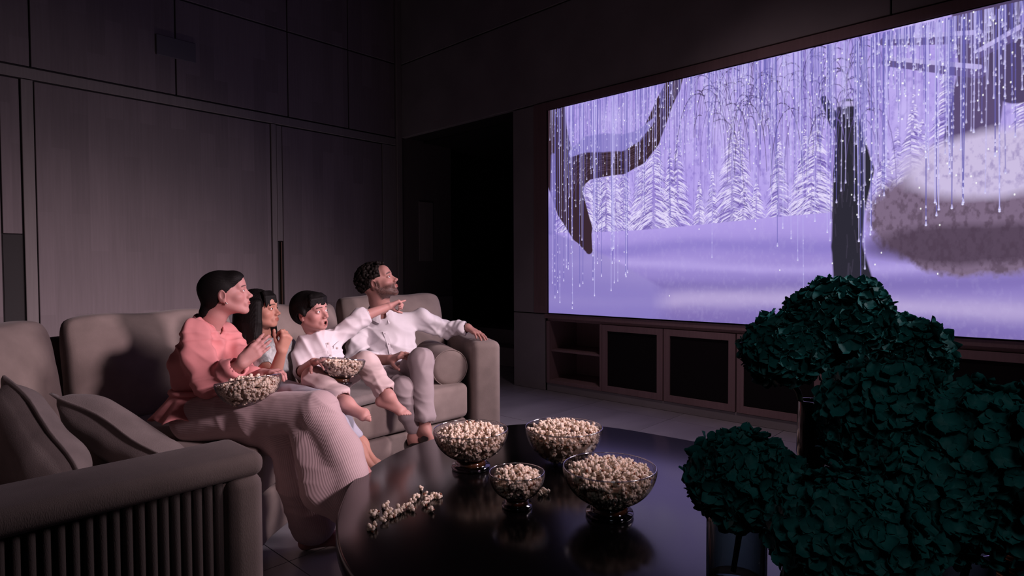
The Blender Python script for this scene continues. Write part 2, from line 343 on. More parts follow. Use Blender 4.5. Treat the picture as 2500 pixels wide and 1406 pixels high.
# the old tree: trunk at the left edge, long limb rising to the right
dk = (58, 40, 50)
stroke(P(*[(1346, 230), (1352, 330), (1368, 420), (1392, 500), (1418, 560), (1438, 610)]), [60, 66, 78, 70, 52, 16], dk, 1, 4)
stroke(P(*[(1385, 470), (1402, 425), (1430, 402), (1475, 394), (1520, 390), (1558, 372), (1585, 340), (1602, 300), (1622, 250), (1640, 215), (1655, 160)]), [66, 64, 60, 56, 52, 46, 42, 38, 34, 32, 30], dk, 1, 3)
stroke(P((1395, 374), (1430, 352), (1475, 348), (1520, 348), (1556, 332), (1585, 304), (1600, 285)), [14, 30, 34, 30, 20, 10, 3], (146, 134, 204), 1, 6)
stroke(P((1350, 380), (1350, 470), (1345, 560)), [9, 14, 22], (128, 116, 188), .8, 8)
for k in range(240):
    i_ = R2.randint(10); q0 = [(1385, 470), (1402, 425), (1430, 402), (1475, 394), (1520, 390), (1558, 372), (1585, 340), (1602, 300), (1622, 250), (1640, 215), (1655, 160)][i_:i_+2]; o_ = R2.uniform(-20, 20)
    stroke(P((q0[0][0]+o_*.6, q0[0][1]+o_), (q0[1][0]+o_*.6+R2.uniform(-4, 4), q0[1][1]+o_+R2.uniform(-4, 4))), .9, (98, 76, 92) if R2.rand() < .6 else (36, 24, 34), .45)
# right-hand trunks
stroke(P((2395, 0), (2400, 150), (2370, 330), (2385, 470)), [60, 48, 54, 90], (92, 76, 116), 1, 4); stroke(P((2480, -60), (2440, 60), (2490, 200)), [30, 34, 50], (82, 68, 104), 1, 4)
for a_, b_ in (((2160, 100), (2390, 90)), ((2165, 150), (2390, 175)), ((2390, 130), (2520, 60))): stroke(P(a_, b_), [12, 16], (104, 88, 140), 1, 2); stroke(P((a_[0], a_[1]-8), (b_[0], b_[1]-12)), [5, 6], (196, 182, 236), .9, 2)
# a plain dark stump with snow and a pale boulder at the right
stroke(P((2066, 262), (2072, 330), (2082, 420), (2070, 520), (2066, 600), (2084, 700)), [24, 34, 50, 40, 38, 50], (44, 42, 54), 1, 5)
stroke(P((2040, 300), (2010, 240)), [16, 8], (44, 42, 54), 1, 3)
stroke(P((2050, 254), (2086, 252)), [7, 7], (190, 176, 228), 1, 5)
for k in range(60):
    u_ = R2.uniform(280, 660); x_ = R2.uniform(2030, 2110); stroke(P((x_, u_), (x_+R2.uniform(-5, 5), u_+30)), 1.4, (66, 60, 78), .5)
mound = lambda cx_, cy_, rx_, ry_, soft: np.clip((1-np.hypot((xx-suv(cx_, cy_)[0])/rx_, (yy-suv(cx_, cy_)[1])/ry_)+n1*.10+n2*.03)/soft, 0, 1)
gm = mound(2400, 520, 250, 165, .10)*(xx > 0); blend(gm, (126, 106, 132)); blend(gm*np.clip(n2*2+.2, 0, 1)*.6, (84, 66, 84)); blend(mound(2360, 595, 260, 62, .35)*.8, (74, 58, 76))
blend(mound(2420, 400, 220, 95, .30), (204, 190, 226)); blend(mound(2420, 400, 200, 80, .5)*np.clip(n2*2, 0, 1)*.7, (150, 134, 186))
# bent bare twigs
for k in range(170):
    x, y = R2.uniform(1690, 2150), R2.uniform(60, 300); L_ = R2.uniform(40, 190); s_ = R2.choice([-1, 1]); q = [(x+s_*L_*.42*math.sin(t*1.45), y-L_*.16*math.sin(t*2.6)+L_*1.25*t*t) for t in np.linspace(0, 1, 9)]
    stroke(P(*q), list(np.linspace(R2.uniform(1.2, 2.4), .6, 9)), (64, 52, 86) if R2.rand() < .6 else (104, 88, 150), R2.uniform(.4, .85))
# hanging icy strands with drops
def strand(px, top, ln, a=.8):
    p0 = suv(px, top); p1 = suv(px+R2.uniform(-3, 3), top+ln)
    c = (104, 98, 178) if R2.rand() < .55 else (190, 182, 240)
    stroke([p0, (p0+p1)/2+(R2.uniform(-2, 2), 0), p1], [1.4, 1.2, 1.0], c, a)
    for j in range(int(1+ln/70)):
        q = p0+(p1-p0)*R2.uniform(.35, 1); stroke([q-(0, 5), q], [.6, 1.7], (214, 206, 250), a)
    stroke([p1-(0, 9), p1], [.8, 2.8], (200, 192, 244), a); stroke([p1, p1+(0, 1)], [1.2, 1.2], (255, 255, 255), .8*a)
def toppx(px): return 272-(px-1338)*.2276
for k in range(640):
    px = R2.uniform(1340, 2500); t_ = toppx(px)-6
    dens = 240 if 1880 < px < 2160 else (120 if px > 1640 else 150)
    strand(px, t_, abs(R2.normal(0, dens))+20, R2.uniform(.3, .75))
for px in (1352, 1362, 1384, 1397, 1420, 1447, 1463, 1489, 1497, 1532, 2262, 2290, 2318, 2350, 2160, 2090, 2435, 2130):
    for j in range(3): strand(px+R2.uniform(-6, 6), toppx(px), R2.uniform(300, 500), .9)
for k in range(170):                     # glints
    q = suv(R2.uniform(1345, 2490), 0); x_ = q[0]; y_ = abs(R2.normal(0, .33))*IH
    stroke([(x_, y_), (x_, y_+2)], [1.5, 1.5], (255, 255, 255), .9)
img = np.clip(img, 0, 1)
scr = bpy.data.images.new('snowy_wood_picture', IW, IH, float_buffer=False); scr.colorspace_settings.name = 'sRGB'
enc = np.where(img < .0031308, img*12.92, 1.055*np.power(np.maximum(img, 1e-6), 1/2.4)-.055)
buf = np.ones((IH, IW, 4), np.float32); buf[..., :3] = enc[::-1]; scr.pixels.foreach_set(buf.ravel()); scr.update(); scr.pack()
ms = bpy.data.materials.new('lit projection picture'); ms.use_nodes = True; nt = ms.node_tree; nt.nodes.clear()
o_ = nt.nodes.new('ShaderNodeOutputMaterial'); e_ = nt.nodes.new('ShaderNodeEmission'); t_ = nt.nodes.new('ShaderNodeTexImage'); t_.image = scr; t_.extension = 'EXTEND'
e_.inputs[1].default_value = SCREEN_GAIN; nt.links.new(t_.outputs[0], e_.inputs[0]); nt.links.new(e_.outputs[0], o_.inputs[0])
ps = empty('projection_screen', (WX, 1.9, .78), 'huge lit wall screen showing a snowy wood hung with ice', 'screen')
me = mesh('picture', [(WX-.02, SY0, SZ0), (WX-.02, SY1, SZ0), (WX-.02, SY1, SZ1), (WX-.02, SY0, SZ1)], [(0, 3, 2, 1)][::1], False)
me.flip_normals() if False else None
uv = me.uv_layers.new(name='UVMap'); cc = {0: (0, 0), 1: (1, 0), 2: (1, 1), 3: (0, 1)}
for l in me.loops: uv.data[l.index].uv = cc[l.vertex_index]
link('picture', me, ps, ms)
MB().box((WX-.018, SY1, SZ0), (WX+.03, SY0, SZ1)).build('screen_back', M['dark'], ps)
for nm_, lo, hi in (('frame_side', (WX-.012, SY0+.03, .775), (WX+.03, 3.99, ZB-.004)), ('frame_top', (WX-.012, -.2, SZ1+.012), (WX+.03, SY0+.03, ZB-.004)), ('frame_side', (WX-.012, -.2, .775), (WX+.03, SY1-.012, SZ1+.012))):
    MB().box(lo, hi).build(nm_, M['rose'], ps, bevel=.003, seg=1)
# ------------------------------------------------------------------ sofa
def spline(pts, n=8):
    pts = [V(p) for p in pts]; out = []
    for i in range(len(pts)-1):
        p0, p1, p2, p3 = pts[max(i-1, 0)], pts[i], pts[i+1], pts[min(i+2, len(pts)-1)]
        for k in range(n):
            t = k/n; out.append(.5*((2*p1)+(-p0+p2)*t+(2*p0-5*p1+4*p2-p3)*t*t+(-p0+3*p1-3*p2+p3)*t**3))
    return out+[pts[-1]]
so = empty('sectional_sofa', (1.2, 2.9, 0), 'large curved taupe chenille sectional sofa with a ribbed near arm', 'sofa')
front = spline([(.70, 1.67), (.80, 1.95), (1.06, 2.40), (1.30, 2.62), (1.56, 2.75), (1.85, 2.83), (2.62, 2.83)])
back = spline([(-.42, 1.67), (-.38, 2.2), (-.22, 2.9), (.18, 3.45), (.8, 3.78), (1.5, 3.88), (3.2, 3.86)])
fr2 = [(x-.02*0-.0, y+.015) for x, y in front]
MB().prism([tuple(p) for p in fr2]+[(3.08, 3.62)]+[tuple(p) for p in back[::-1]], .03, .25).build('base', M['sofa'], so, bevel=.02, seg=3)
b = MB()
for x, y in ((.5, 1.8), (2.5, 3.0), (1.4, 2.95), (2.9, 3.7), (-.2, 1.85), (-.1, 3.0)): b.lathe([(0, 0), (.025, 0), (.03, .04), (0, .04)], 12, (x, y, 0))
b.build('feet', M['dark'], so)
inner = spline([(-.2, 1.67), (-.16, 2.2), (0, 2.72), (.33, 3.16), (.85, 3.47), (1.5, 3.56), (3.0, 3.54)])
def seat(i0, i1, j0, j1, z1=.475):
    f_ = front[i0:i1+1]; k_ = inner[j0:j1+1]
    o = MB().prism([tuple(p) for p in f_]+[tuple(p) for p in k_[::-1]], .262, z1).build('seat_cushion', M['sofa'], so, bevel=.045, seg=5, ang=50)
    return o
seat(0, 22, 0, 25); seat(23, 39, 26, 35); seat(40, 48, 36, 48)
# back frame and loose back cushions
bk = [V(p) for p in spline([(-.36, 1.67), (-.32, 2.2), (-.16, 2.86), (.22, 3.38), (.8, 3.70), (1.5, 3.80), (3.1, 3.78)])]
b = MB(); ring = []
for i, p in enumerate(bk):
    t = bk[min(i+1, len(bk)-1)]-bk[max(i-1, 0)]; nn = nrm((-t[1], t[0])); q = p+nn*.11
    ring.append([(p[0], p[1], .03), (q[0], q[1], .03), (q[0], q[1], .88), (p[0], p[1], .88)])
vs = [v for r_ in ring for v in r_]; fs = []
for i in range(len(ring)-1):
    for k in range(4): fs.append((4*i+k, 4*(i+1)+k, 4*(i+1)+(k+1) % 4, 4*i+(k+1) % 4))
fs += [(0, 1, 2, 3), tuple(4*(len(ring)-1)+k for k in (3, 2, 1, 0))]
b.add(vs, fs); b.build('back_frame', M['sofa'], so, bevel=.03, seg=3, ang=50)
def softbox(name, A, B, z0, h, th, lean, m, parent, puff=.035, nx=18, nz=14, ny=5, wob=.006, seed=0):
    """puffed cushion standing on the line A-B (front bottom edge), leaning back away from the front"""
    A, B = V(A), V(B); e = B-A; L = np.linalg.norm(e); ex = np.array([e[0]/L, e[1]/L, 0]); ey = np.array([-ex[1], ex[0], 0])
    r = np.random.RandomState(seed); c = MBgrid(nx, ny, nz)
    P_, F_ = c; Q = P_.copy()
    u, v, w_ = P_[:, 0], P_[:, 1], P_[:, 2]                      # -1..1
    rnd = lambda a, b_, k=6: (1-np.abs(a)**k*.10)*(1-np.abs(b_)**k*.10)
    X = u*L/2*(1-.035*np.abs(w_)**8-.02*v*v); Zr = w_*h/2*(1-.05*np.abs(u)**8-.03*v*v)
    Y = v*(th/2)*(1-.35*np.abs(w_)**4)*(1-.35*np.abs(u)**4)+v*puff*(1-u**2)*(1-w_**2)
    ph = r.uniform(0, 6, 6)
    wv = wob*(np.sin(7*u+ph[0]+2*w_)*np.sin(5*w_+ph[1])+.5*np.sin(15*u+ph[2]+4*w_)*np.sin(11*w_+ph[3])); Y = Y+wv*np.sign(v)*(np.abs(v) > .9)
    Zr = Zr+wob*np.sin(6*u+ph[4])*(w_ > .5)
    base = V([(A[0]+B[0])/2, (A[1]+B[1])/2, z0])
    zc = Zr+h/2
    W = base+X[:, None]*ex+(Y+th/2)[:, None]*ey+zc[:, None]*np.array([0, 0, 1])+(zc*math.tan(lean))[:, None]*ey
    me = mesh(name, W, F_); o = link(name, me, parent, m); x = o.modifiers.new('sub', 'SUBSURF'); x.levels = x.render_levels = 1; return o
def MBgrid(nx, ny, nz):
    idx = {}; vs = []; fs = []
    def vid(i, j, k):
        if (i, j, k) not in idx: idx[(i, j, k)] = len(vs); vs.append((2*i/nx-1, 2*j/ny-1, 2*k/nz-1))
        return idx[(i, j, k)]
    for k in (0, nz):
        for i in range(nx):
            for j in range(ny):
                q = (vid(i, j, k), vid(i+1, j, k), vid(i+1, j+1, k), vid(i, j+1, k)); fs.append(q if k else q[::-1])
    for j in (0, ny):
        for i in range(nx):
            for k in range(nz):
                q = (vid(i, j, k), vid(i, j, k+1), vid(i+1, j, k+1), vid(i+1, j, k)); fs.append(q if j else q[::-1])
    for i in (0, nx):
        for j in range(ny):
            for k in range(nz):
                q = (vid(i, j, k), vid(i, j+1, k), vid(i, j+1, k+1), vid(i, j, k+1)); fs.append(q if i else q[::-1])
    return np.array(vs), np.array(fs)
zz = .46
softbox('back_cushion', (-.12, 1.75), (-.10, 2.42), zz, .52, .20, .17, M['sofa'], so, seed=1)
softbox('back_cushion', (.00, 2.52), (.66, 3.32), zz, .53, .21, .15, M['sofa'], so, seed=2)
softbox('back_cushion', (.66, 3.34), (1.49, 3.50), zz, .53, .20, .16, M['sofa'], so, seed=3)
softbox('back_cushion', (1.50, 3.50), (2.16, 3.50), zz, .535, .20, .16, M['sofa'], so, seed=4)
softbox('back_cushion', (2.175, 3.50), (2.98, 3.40), zz, .57, .20, .17, M['sofa'], so, seed=5)
# far arm, splayed outward
a0, a1 = V((2.635, 2.80)), V((3.07, 3.56)); ax = nrm(a1-a0); an = np.array([ax[1], -ax[0]])
c = [a0, a0+an*.19, a1+an*.19, a1]
MB().prism([tuple(p) for p in c], .03, .745).build('arm', M['sofa'], so, bevel=.045, seg=5)
# near arm with a channelled outer panel
b = MB(); b.box((-.5, 1.475, .655), (.665, 1.67, .745)); b.box((.575, 1.475, .03), (.665, 1.67, .66)); b.box((-.5, 1.475, .03), (.6, 1.67, .10))
arm = MB().prism([(-.5, 1.50), (.64, 1.50), (.64, 1.67), (-.5, 1.67)], .03, .70).build('arm', M['sofa'], so, bevel=.01, seg=2)
o = softarm = MB()
pts = []
b = MB(); b.box((-.5, 1.468, .692), (.672, 1.675, .752)); b.build('arm_top', M['sofa'], arm, bevel=.026, seg=5)
b = MB(); b.box((.582, 1.468, .03), (.670, 1.675, .70)); b.build('arm_post', M['sofa'], arm, bevel=.03, seg=4)
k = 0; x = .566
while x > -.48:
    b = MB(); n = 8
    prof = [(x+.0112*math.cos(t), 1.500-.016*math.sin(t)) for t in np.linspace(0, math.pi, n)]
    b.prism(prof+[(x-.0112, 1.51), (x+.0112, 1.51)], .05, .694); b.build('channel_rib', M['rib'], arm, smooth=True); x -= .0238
# ------------------------------------------------------------------ cushions
def pillow(name, p0, p1, away, width, thick, m, label, seed):
    """square pillow; near flange edge runs p0-p1, the body runs 'width' away from the viewer"""
    p0, p1 = V(p0), V(p1); ex = nrm(p1-p0); L = np.linalg.norm(p1-p0); ey = nrm(V(away)-ex*np.dot(away, ex)); ez = np.cross(ex, ey); c = (p0+p1)/2+ey*width/2
    n = 26; r = np.random.RandomState(seed); ph = r.uniform(0, 6, 8); vs = []; fs = []
    for s_ in (1, -1):
        for i in range(n+1):
            for j in range(n+1):
                u, v = 2*i/n-1, 2*j/n-1; uu = u*(1-.06*v*v); vv = v*(1-.06*u*u)
                hgt = thick/2*((1-u**4)*(1-v**4))**.55*(1+.10*math.sin(4*u+ph[0])*math.sin(3*v+ph[1]))+.005*math.sin(14*u*v+ph[2])*(1-u*u)*(1-v*v)
                vs.append(c+ex*uu*L/2+ey*vv*width/2+ez*(s_*hgt+.006*math.sin(5*u+ph[3])*abs(v)+.008*math.sin(6*v+ph[4])*abs(u)))
        o_ = 0 if s_ == 1 else (n+1)**2
        for i in range(n):
            for j in range(n):
                q = (o_+i*(n+1)+j, o_+(i+1)*(n+1)+j, o_+(i+1)*(n+1)+j+1, o_+i*(n+1)+j+1); fs.append(q if s_ == 1 else q[::-1])
    e = empty(name, c-ez*0, label, 'cushion'); link('cover', mesh('cover', vs, fs), e, m)
    edge = []
    for (u0, v0, u1, v1) in ((-1, -1, 1, -1), (1, -1, 1, 1), (1, 1, -1, 1), (-1, 1, -1, -1)):
        for t in np.linspace(0, 1, 14, endpoint=False):
            u, v = u0+(u1-u0)*t, v0+(v1-v0)*t; edge.append(c+ex*u*(1-.06*v*v)*L/2+ey*v*(1-.06*u*u)*width/2+ez*(.006*math.sin(5*u+ph[3])*abs(v)+.008*math.sin(6*v+ph[4])*abs(u)))
    b = MB(); edge.append(edge[0]); n_ = len(edge)
    vv = []
    for p in edge:
        d = nrm(p-c); vv += [p-d*.01+ez*.004, p+d*.022+ez*.003, p+d*.022-ez*.003, p-d*.01-ez*.004]
    b.add(vv, [(4*i+k, 4*(i+1)+k, 4*(i+1)+(k+1) % 4, 4*i+(k+1) % 4) for i in range(n_-1) for k in range(4)]); b.build('flange', m, e, smooth=True)
    return e
up = (0, 0, 1)
pillow('throw_pillow', at(128, 955, 2.2), at(440, 1135, 2.17), (-.25, .9, .12), .40, .17, M['pillow'], 'dark taupe flanged throw pillow lying back, the nearer one to the seated woman', 3)
pillow('throw_pillow', at(20, 915, 2.05), at(205, 1165, 1.98), (-.3, .9, .15), .42, .19, M['pillow'], 'dark taupe flanged throw pillow standing steeply at the left edge of the photo', 4)
# bolster against the far arm
bo = empty('bolster', (2.6, 3.0, .48), 'round taupe bolster cushion lying between the man and the far arm', 'cushion')
p0, p1 = at(1100, 899, 3.86), at(1047, 868, 4.28); dd = nrm(p1-p0)
prof = [(0, 0), (.085, .001), (.108, .006), (.117, .018), (.119, .03)]; L = np.linalg.norm(p1-p0)
q = Vector(dd).to_track_quat('Z', 'Y').to_matrix()
b = MB(); pr = prof+[(.121, L*.5)]+[(r_, L-z_) for r_, z_ in prof[::-1]]
vs = []; n = 40
for r_, z_ in pr:
    for k in range(n): t = 2*math.pi*k/n; v = q @ Vector((r_*math.cos(t), r_*math.sin(t), z_)); vs.append(p0+V(v))
b.add(vs, [(i*n+k, i*n+(k+1) % n, (i+1)*n+(k+1) % n, (i+1)*n+k) for i in range(len(pr)-1) for k in range(n)]); b.build('cover', M['sofa'], bo, smooth=True)
b = MB(); b.tube([p0+V(q @ Vector((.117*math.cos(t), .117*math.sin(t), .012))) for t in np.linspace(0, 2*math.pi, 40)], .0035, 6); b.build('piping', M['sofa'], bo, smooth=True)
# thin loose cushion the boy sits on
sc_ = MB().prism([(1.50, 2.66), (1.80, 2.76), (2.05, 2.80), (2.10, 3.25), (1.55, 3.2)], .478, .535).build('seat_pad', M['pillow'], bevel=.028, seg=5, ang=50)
tag(sc_, 'thin dark seat pad on the sofa under the barefoot boy', 'cushion')
# ------------------------------------------------------------------ table
TZ = .42
tb = empty('coffee_table', (1.65, .9, 0), 'large low glossy black oval coffee table holding the popcorn bowls', 'table')
out = spline([(2.56, .3), (2.57, .9), (2.55, 1.38), (2.49, 1.74), (2.28, 2.03), (1.95, 2.16), (1.6, 2.14), (1.27, 1.99), (1.08, 1.80), (.94, 1.60), (.84, 1.36), (.78, 1.0), (.76, .6), (.80, .15), (1.0, -.2), (1.5, -.42), (2.1, -.35), (2.45, -.08), (2.56, .3)], 6)[:-1]
b = MB(); b.prism([tuple(p) for p in out], TZ-.055, TZ); b.build('tabletop', M['black'], tb, bevel=.008, seg=3)
c0 = np.mean(out, 0); b = MB(); b.prism([tuple(c0+(p-c0)*.8) for p in out], 0, TZ-.05); b.build('base', M['black'], tb)
# ------------------------------------------------------------------ smooth blended solids for figures
class Blob:
    def __init__(s): s.p = []
    def cap(s, a, b, ra, rb=None, k=.02, flat=None, sub=False):
        s.p.append(('c', V(a), V(b), ra, ra if rb is None else rb, k, flat, sub)); return s
    def chain(s, pts, rs, k=.02, flat=None):
        for i in range(len(pts)-1): s.cap(pts[i], pts[i+1], rs[i], rs[i+1], k, flat)
        return s
    def ell(s, c, r, R=None, k=.02, sub=False):
        s.p.append(('e', V(c), V(r), np.eye(3) if R is None else np.array(R), None, k, None, sub)); return s
    def cut(s, point, normal, k=.004):            # keeps the side the normal points away from
        s.p.append(('h', V(point), nrm(normal), None, None, k, None, True)); return s
    def mesh(s, h):
        add = [p for p in s.p if not p[7]]; lo = np.full(3, 1e9); hi = -lo
        for p in add:
            if p[0] == 'c':
                r = max(p[3], p[4])+p[5]*.3
                for q in (p[1], p[2]): lo = np.minimum(lo, q-r); hi = np.maximum(hi, q+r)
            else:
                e = np.sqrt((p[3]**2) @ (p[2]**2)); lo = np.minimum(lo, p[1]-e); hi = np.maximum(hi, p[1]+e)
        lo -= 2.5*h; hi += 2.5*h; n = np.ceil((hi-lo)/h).astype(int)+1
        ax = [lo[i]+h*np.arange(n[i]) for i in range(3)]
        F = np.full(n, .06, np.float32)
        for p in s.p:
            kind, k, sub = p[0], p[5], p[7]
            if kind == 'h': sl = [slice(0, n[i]) for i in range(3)]
            else:
                if kind == 'c': r = max(p[3], p[4])*1.0; a = np.minimum(p[1], p[2])-r; b = np.maximum(p[1], p[2])+r
                else: e = np.sqrt((p[3]**2) @ (p[2]**2)); a = p[1]-e; b = p[1]+e
                m_ = k+3*h; i0 = np.clip(((a-m_-lo)/h).astype(int), 0, n); i1 = np.clip(((b+m_-lo)/h).astype(int)+2, 0, n)
                if np.any(i1 <= i0): continue
                sl = [slice(i0[i], i1[i]) for i in range(3)]
            X = ax[0][sl[0]][:, None, None]; Y = ax[1][sl[1]][None, :, None]; Z = ax[2][sl[2]][None, None, :]
            if kind == 'c':
                a, b = p[1], p[2]; d = b-a; L = max(d @ d, 1e-9)
                x, y, z = X-a[0], Y-a[1], Z-a[2]
                t = np.clip((x*d[0]+y*d[1]+z*d[2])/L, 0, 1)
                x, y, z = x-t*d[0], y-t*d[1], z-t*d[2]; r2 = x*x+y*y+z*z
                if p[6] is not None:
                    nn, q_ = p[6]; c = x*nn[0]+y*nn[1]+z*nn[2]; r2 = r2+(q_*q_-1)*c*c
                D = np.sqrt(r2)-(p[3]+(p[4]-p[3])*t)
            elif kind == 'e':
                c, r, R = p[1], p[2], p[3]; x, y, z = X-c[0], Y-c[1], Z-c[2]
                q = [(x*R[i][0]+y*R[i][1]+z*R[i][2]) for i in range(3)]
                k0 = np.sqrt(sum((q[i]/r[i])**2 for i in range(3))); k1 = np.sqrt(sum((q[i]/r[i]**2)**2 for i in range(3)))
                D = k0*(k0-1)/np.maximum(k1, 1e-6)
            else: D = ((X-p[1][0])*p[2][0]+(Y-p[1][1])*p[2][1]+(Z-p[1][2])*p[2][2])
            G = F[sl[0], sl[1], sl[2]]; D = D.astype(np.float32)
            if sub and kind != 'h': D = -D
            if not sub:
                hh = np.maximum(k-np.abs(G-D), 0)/max(k, 1e-6); F[sl[0], sl[1], sl[2]] = np.minimum(G, D)-hh*hh*k*.25
            else:
                hh = np.maximum(k-np.abs(G-D), 0)/max(k, 1e-6); F[sl[0], sl[1], sl[2]] = np.maximum(G, D)+hh*hh*k*.25
        F[0], F[-1] = .06, .06; F[:, 0], F[:, -1] = .06, .06; F[:, :, 0], F[:, :, -1] = .06, .06
        return nets(F, lo, h)
def nets(F, lo, h):
    S = F < 0; n = np.array(F.shape)
    c = np.zeros(n-1, np.int8)
    for dx in (0, 1):
        for dy in (0, 1):
            for dz in (0, 1): c += S[dx:n[0]-1+dx, dy:n[1]-1+dy, dz:n[2]-1+dz]
    act = (c > 0) & (c < 8); I = np.argwhere(act); idx = np.full(n-1, -1, np.int64); idx[act] = np.arange(len(I))
    acc = np.zeros((len(I), 3)); cnt = np.zeros(len(I))
    for axis in range(3):
        o1, o2 = [a for a in range(3) if a != axis]
        for u in (0, 1):
            for v in (0, 1):
                A = I.copy(); A[:, o1] += u; A[:, o2] += v; B = A.copy(); B[:, axis] += 1
                fa = F[A[:, 0], A[:, 1], A[:, 2]]; fb = F[B[:, 0], B[:, 1], B[:, 2]]; m = (fa < 0) != (fb < 0)
                t = np.where(m, fa/np.where(m, fa-fb, 1), 0); P_ = (A-I).astype(float); P_[:, axis] = t
                acc[m] += P_[m]; cnt[m] += 1
    W = lo+h*(I+acc/np.maximum(cnt, 1)[:, None]); quads = []
    for axis in range(3):
        o1, o2 = [(1, 2), (2, 0), (0, 1)][axis]
        a = [slice(None)]*3; b = [slice(None)]*3; a[axis] = slice(0, -1); b[axis] = slice(1, None)
        x = S[tuple(a)] != S[tuple(b)]; E_ = np.argwhere(x)
        E_ = E_[(E_[:, o1] > 0) & (E_[:, o2] > 0) & (E_[:, o1] < n[o1]-1) & (E_[:, o2] < n[o2]-1)]
        q = []
        for u, v in ((0, 0), (1, 0), (1, 1), (0, 1)):
            c_ = E_.copy(); c_[:, o1] -= 1-u; c_[:, o2] -= 1-v; q.append(idx[c_[:, 0], c_[:, 1], c_[:, 2]])
        q = np.stack(q, 1); ins = S[E_[:, 0], E_[:, 1], E_[:, 2]]; q[~ins] = q[~ins][:, ::-1]; quads.append(q)
    return W, np.concatenate(quads).astype(np.int32)
def vnormals(W, Q):
    n = np.cross(W[Q[:, 2]]-W[Q[:, 0]], W[Q[:, 3]]-W[Q[:, 1]]); N = np.zeros_like(W)
    for i in range(4): np.add.at(N, Q[:, i], n)
    return N/np.maximum(np.linalg.norm(N, axis=1), 1e-9)[:, None]
def relax(W, Q, it=1, f=.5):
    for _ in range(it):
        A = np.zeros_like(W); C = np.zeros(len(W))
        for i in range(4):
            j = Q[:, (i+1) % 4]; np.add.at(A, Q[:, i], W[j]); np.add.at(A, j, W[Q[:, i]]); np.add.at(C, Q[:, i], 1); np.add.at(C, j, 1)
        W = W*(1-f)+f*A/np.maximum(C, 1)[:, None]
    return W
def sabs(x): return np.minimum((np.sqrt(x*x+.05)-.2236)/.8012, 1.0)
def folds(W, amp, fr, dirs, seed):
    r = np.random.RandomState(seed); D = np.zeros(len(W))
    for d in dirs:
        d = nrm(d); e = nrm(r.randn(3)); g = nrm(r.randn(3))
        D += ((1-sabs(np.sin(.5*fr*r.uniform(.8, 1.3)*(W @ d)+2.2*np.sin(fr*.33*(W @ e)+r.uniform(0, 6))+1.5*np.sin(fr*.21*(W @ g)+r.uniform(0, 6)))))**1.6*2-.7)*(.45+.55*np.sin(fr*.27*(W @ g)+r.uniform(0, 6)))
    return amp*D/len(dirs)
def colattr(me, cols, name='Col'):
    a = me.color_attributes.new(name, 'FLOAT_COLOR', 'POINT'); b = np.ones((len(cols), 4), np.float32); b[:, :3] = cols; a.data.foreach_set('color', b.ravel())
def frame(y, z):                          # rows: x, y, z axes in the world
    y = nrm(y); z = nrm(V(z)-y*np.dot(z, y)); return np.array([np.cross(y, z), y, z])
SKIN = dict(woman=(.52, .26, .24), girl=(.48, .24, .18), boy=(.52, .27, .24), man=(.46, .235, .20))
m_skin = mat('skin', (.6, .34, .3), .5, vcol='Col', spec=.25, bump=((220, 220, 220), .12, .0015), sss=.12)
m_eyew = mat('eye white', (.80, .76, .74), .15, spec=.6); m_iris = mat('dark brown iris', (.035, .018, .010), .1, spec=.8)
m_hair = {k: mat(k+' hair', c, .6, spec=.14, bump=((90, 90, 500), .3, .002)) for k, c in dict(woman=(.006, .005, .005), girl=(.006, .005, .005), boy=(.006, .005, .005), man=(.011, .008, .007)).items()}
def head_blob(sex, s=1, open_mouth=False, smile=0):
    b = Blob(); E = lambda c, r, k=.02, sub=False, R=None: b.ell(V(c), r, R, k, sub)
    kid = sex in ('girl', 'boy'); jaw = .9 if kid else 1
    E((0, -.018, .028), (.074, .094, .083), .01); E((0, .024, -.030), (.058*(1.04 if kid else 1), .062, .074), .03)
    for x in (-1, 1):
        b.cap((x*.050, .0, -.050), (x*.017, .066, -.096*jaw), .017 if sex == 'man' else .014, .015, .026)
        E((x*.040, .054, -.028), (.021, .022, .020), .022)
        b.cap((x*.010, .085, .019), (x*.040, .068, .022), .0085 if sex == 'man' else .006, .006, .014)
    E((0, .074, -.097*jaw), (.019 if sex == 'man' else .015, .015, .014), .016); E((0, .068, .045), (.045, .026, .034), .03)
    for x in (-1, 1): E((x*.0315, .097, .001), (.015, .017, .011), .012, True)
    b.cap((0, .078, -.008), (0, .086, -.036), .0125, .0150, .012); b.cap((0, .084, .010), (0, .107, -.028), .0065, .0085, .012); E((0, .109, -.031), (.0095, .0095, .0085), .006)
    for x in (-1, 1): E((x*.0115, .099, -.036), (.0068, .0088, .0062), .006)
    for x in (-1, 1): E((x*.0058, .104, -.0425), (.0035, .0045, .003), .002, True)
    E((0, .080, -.062), (.027, .016, .020), .014)
    if open_mouth:
        E((0, .096, -.056), (.014, .0065, .004), .004); E((0, .093, -.080), (.013, .0065, .0045), .004)
        E((0, .098, -.068), (.0105, .022, .0088), .003, True)
    else:
        E((0, .0955, -.0580), (.0195, .0062, .0042), .004); E((0, .0945, -.0675), (.0175, .0066, .0050), .004)
        E((0, .104, -.0628), (.020, .009, .0010), .002, True)
        if smile:
            for x in (-1, 1): b.cap((x*.019, .098, -.0622), (x*.023, .094, -.0600), .0012, .0008, .002, sub=True)
    for x in (-1, 1):
        E((x*.031, .0755, .001), (.0138, .0138, .0138), .004)
        hgt = .0059 if open_mouth else .0054
        E((x*.0315, .090, .000), (.0118, .012, hgt), .0012, True)
        R = frame((x*.25, 1, -.15), (0, -.15, 1)); E((x*.0745, -.010, -.010), (.0075, .019, .031), .006, False, R)
        E((x*.083, -.006, -.004), (.0072, .0115, .019), .003, True, R); E((x*.0745, -.004, -.033), (.006, .009, .010), .004, False)
    return b
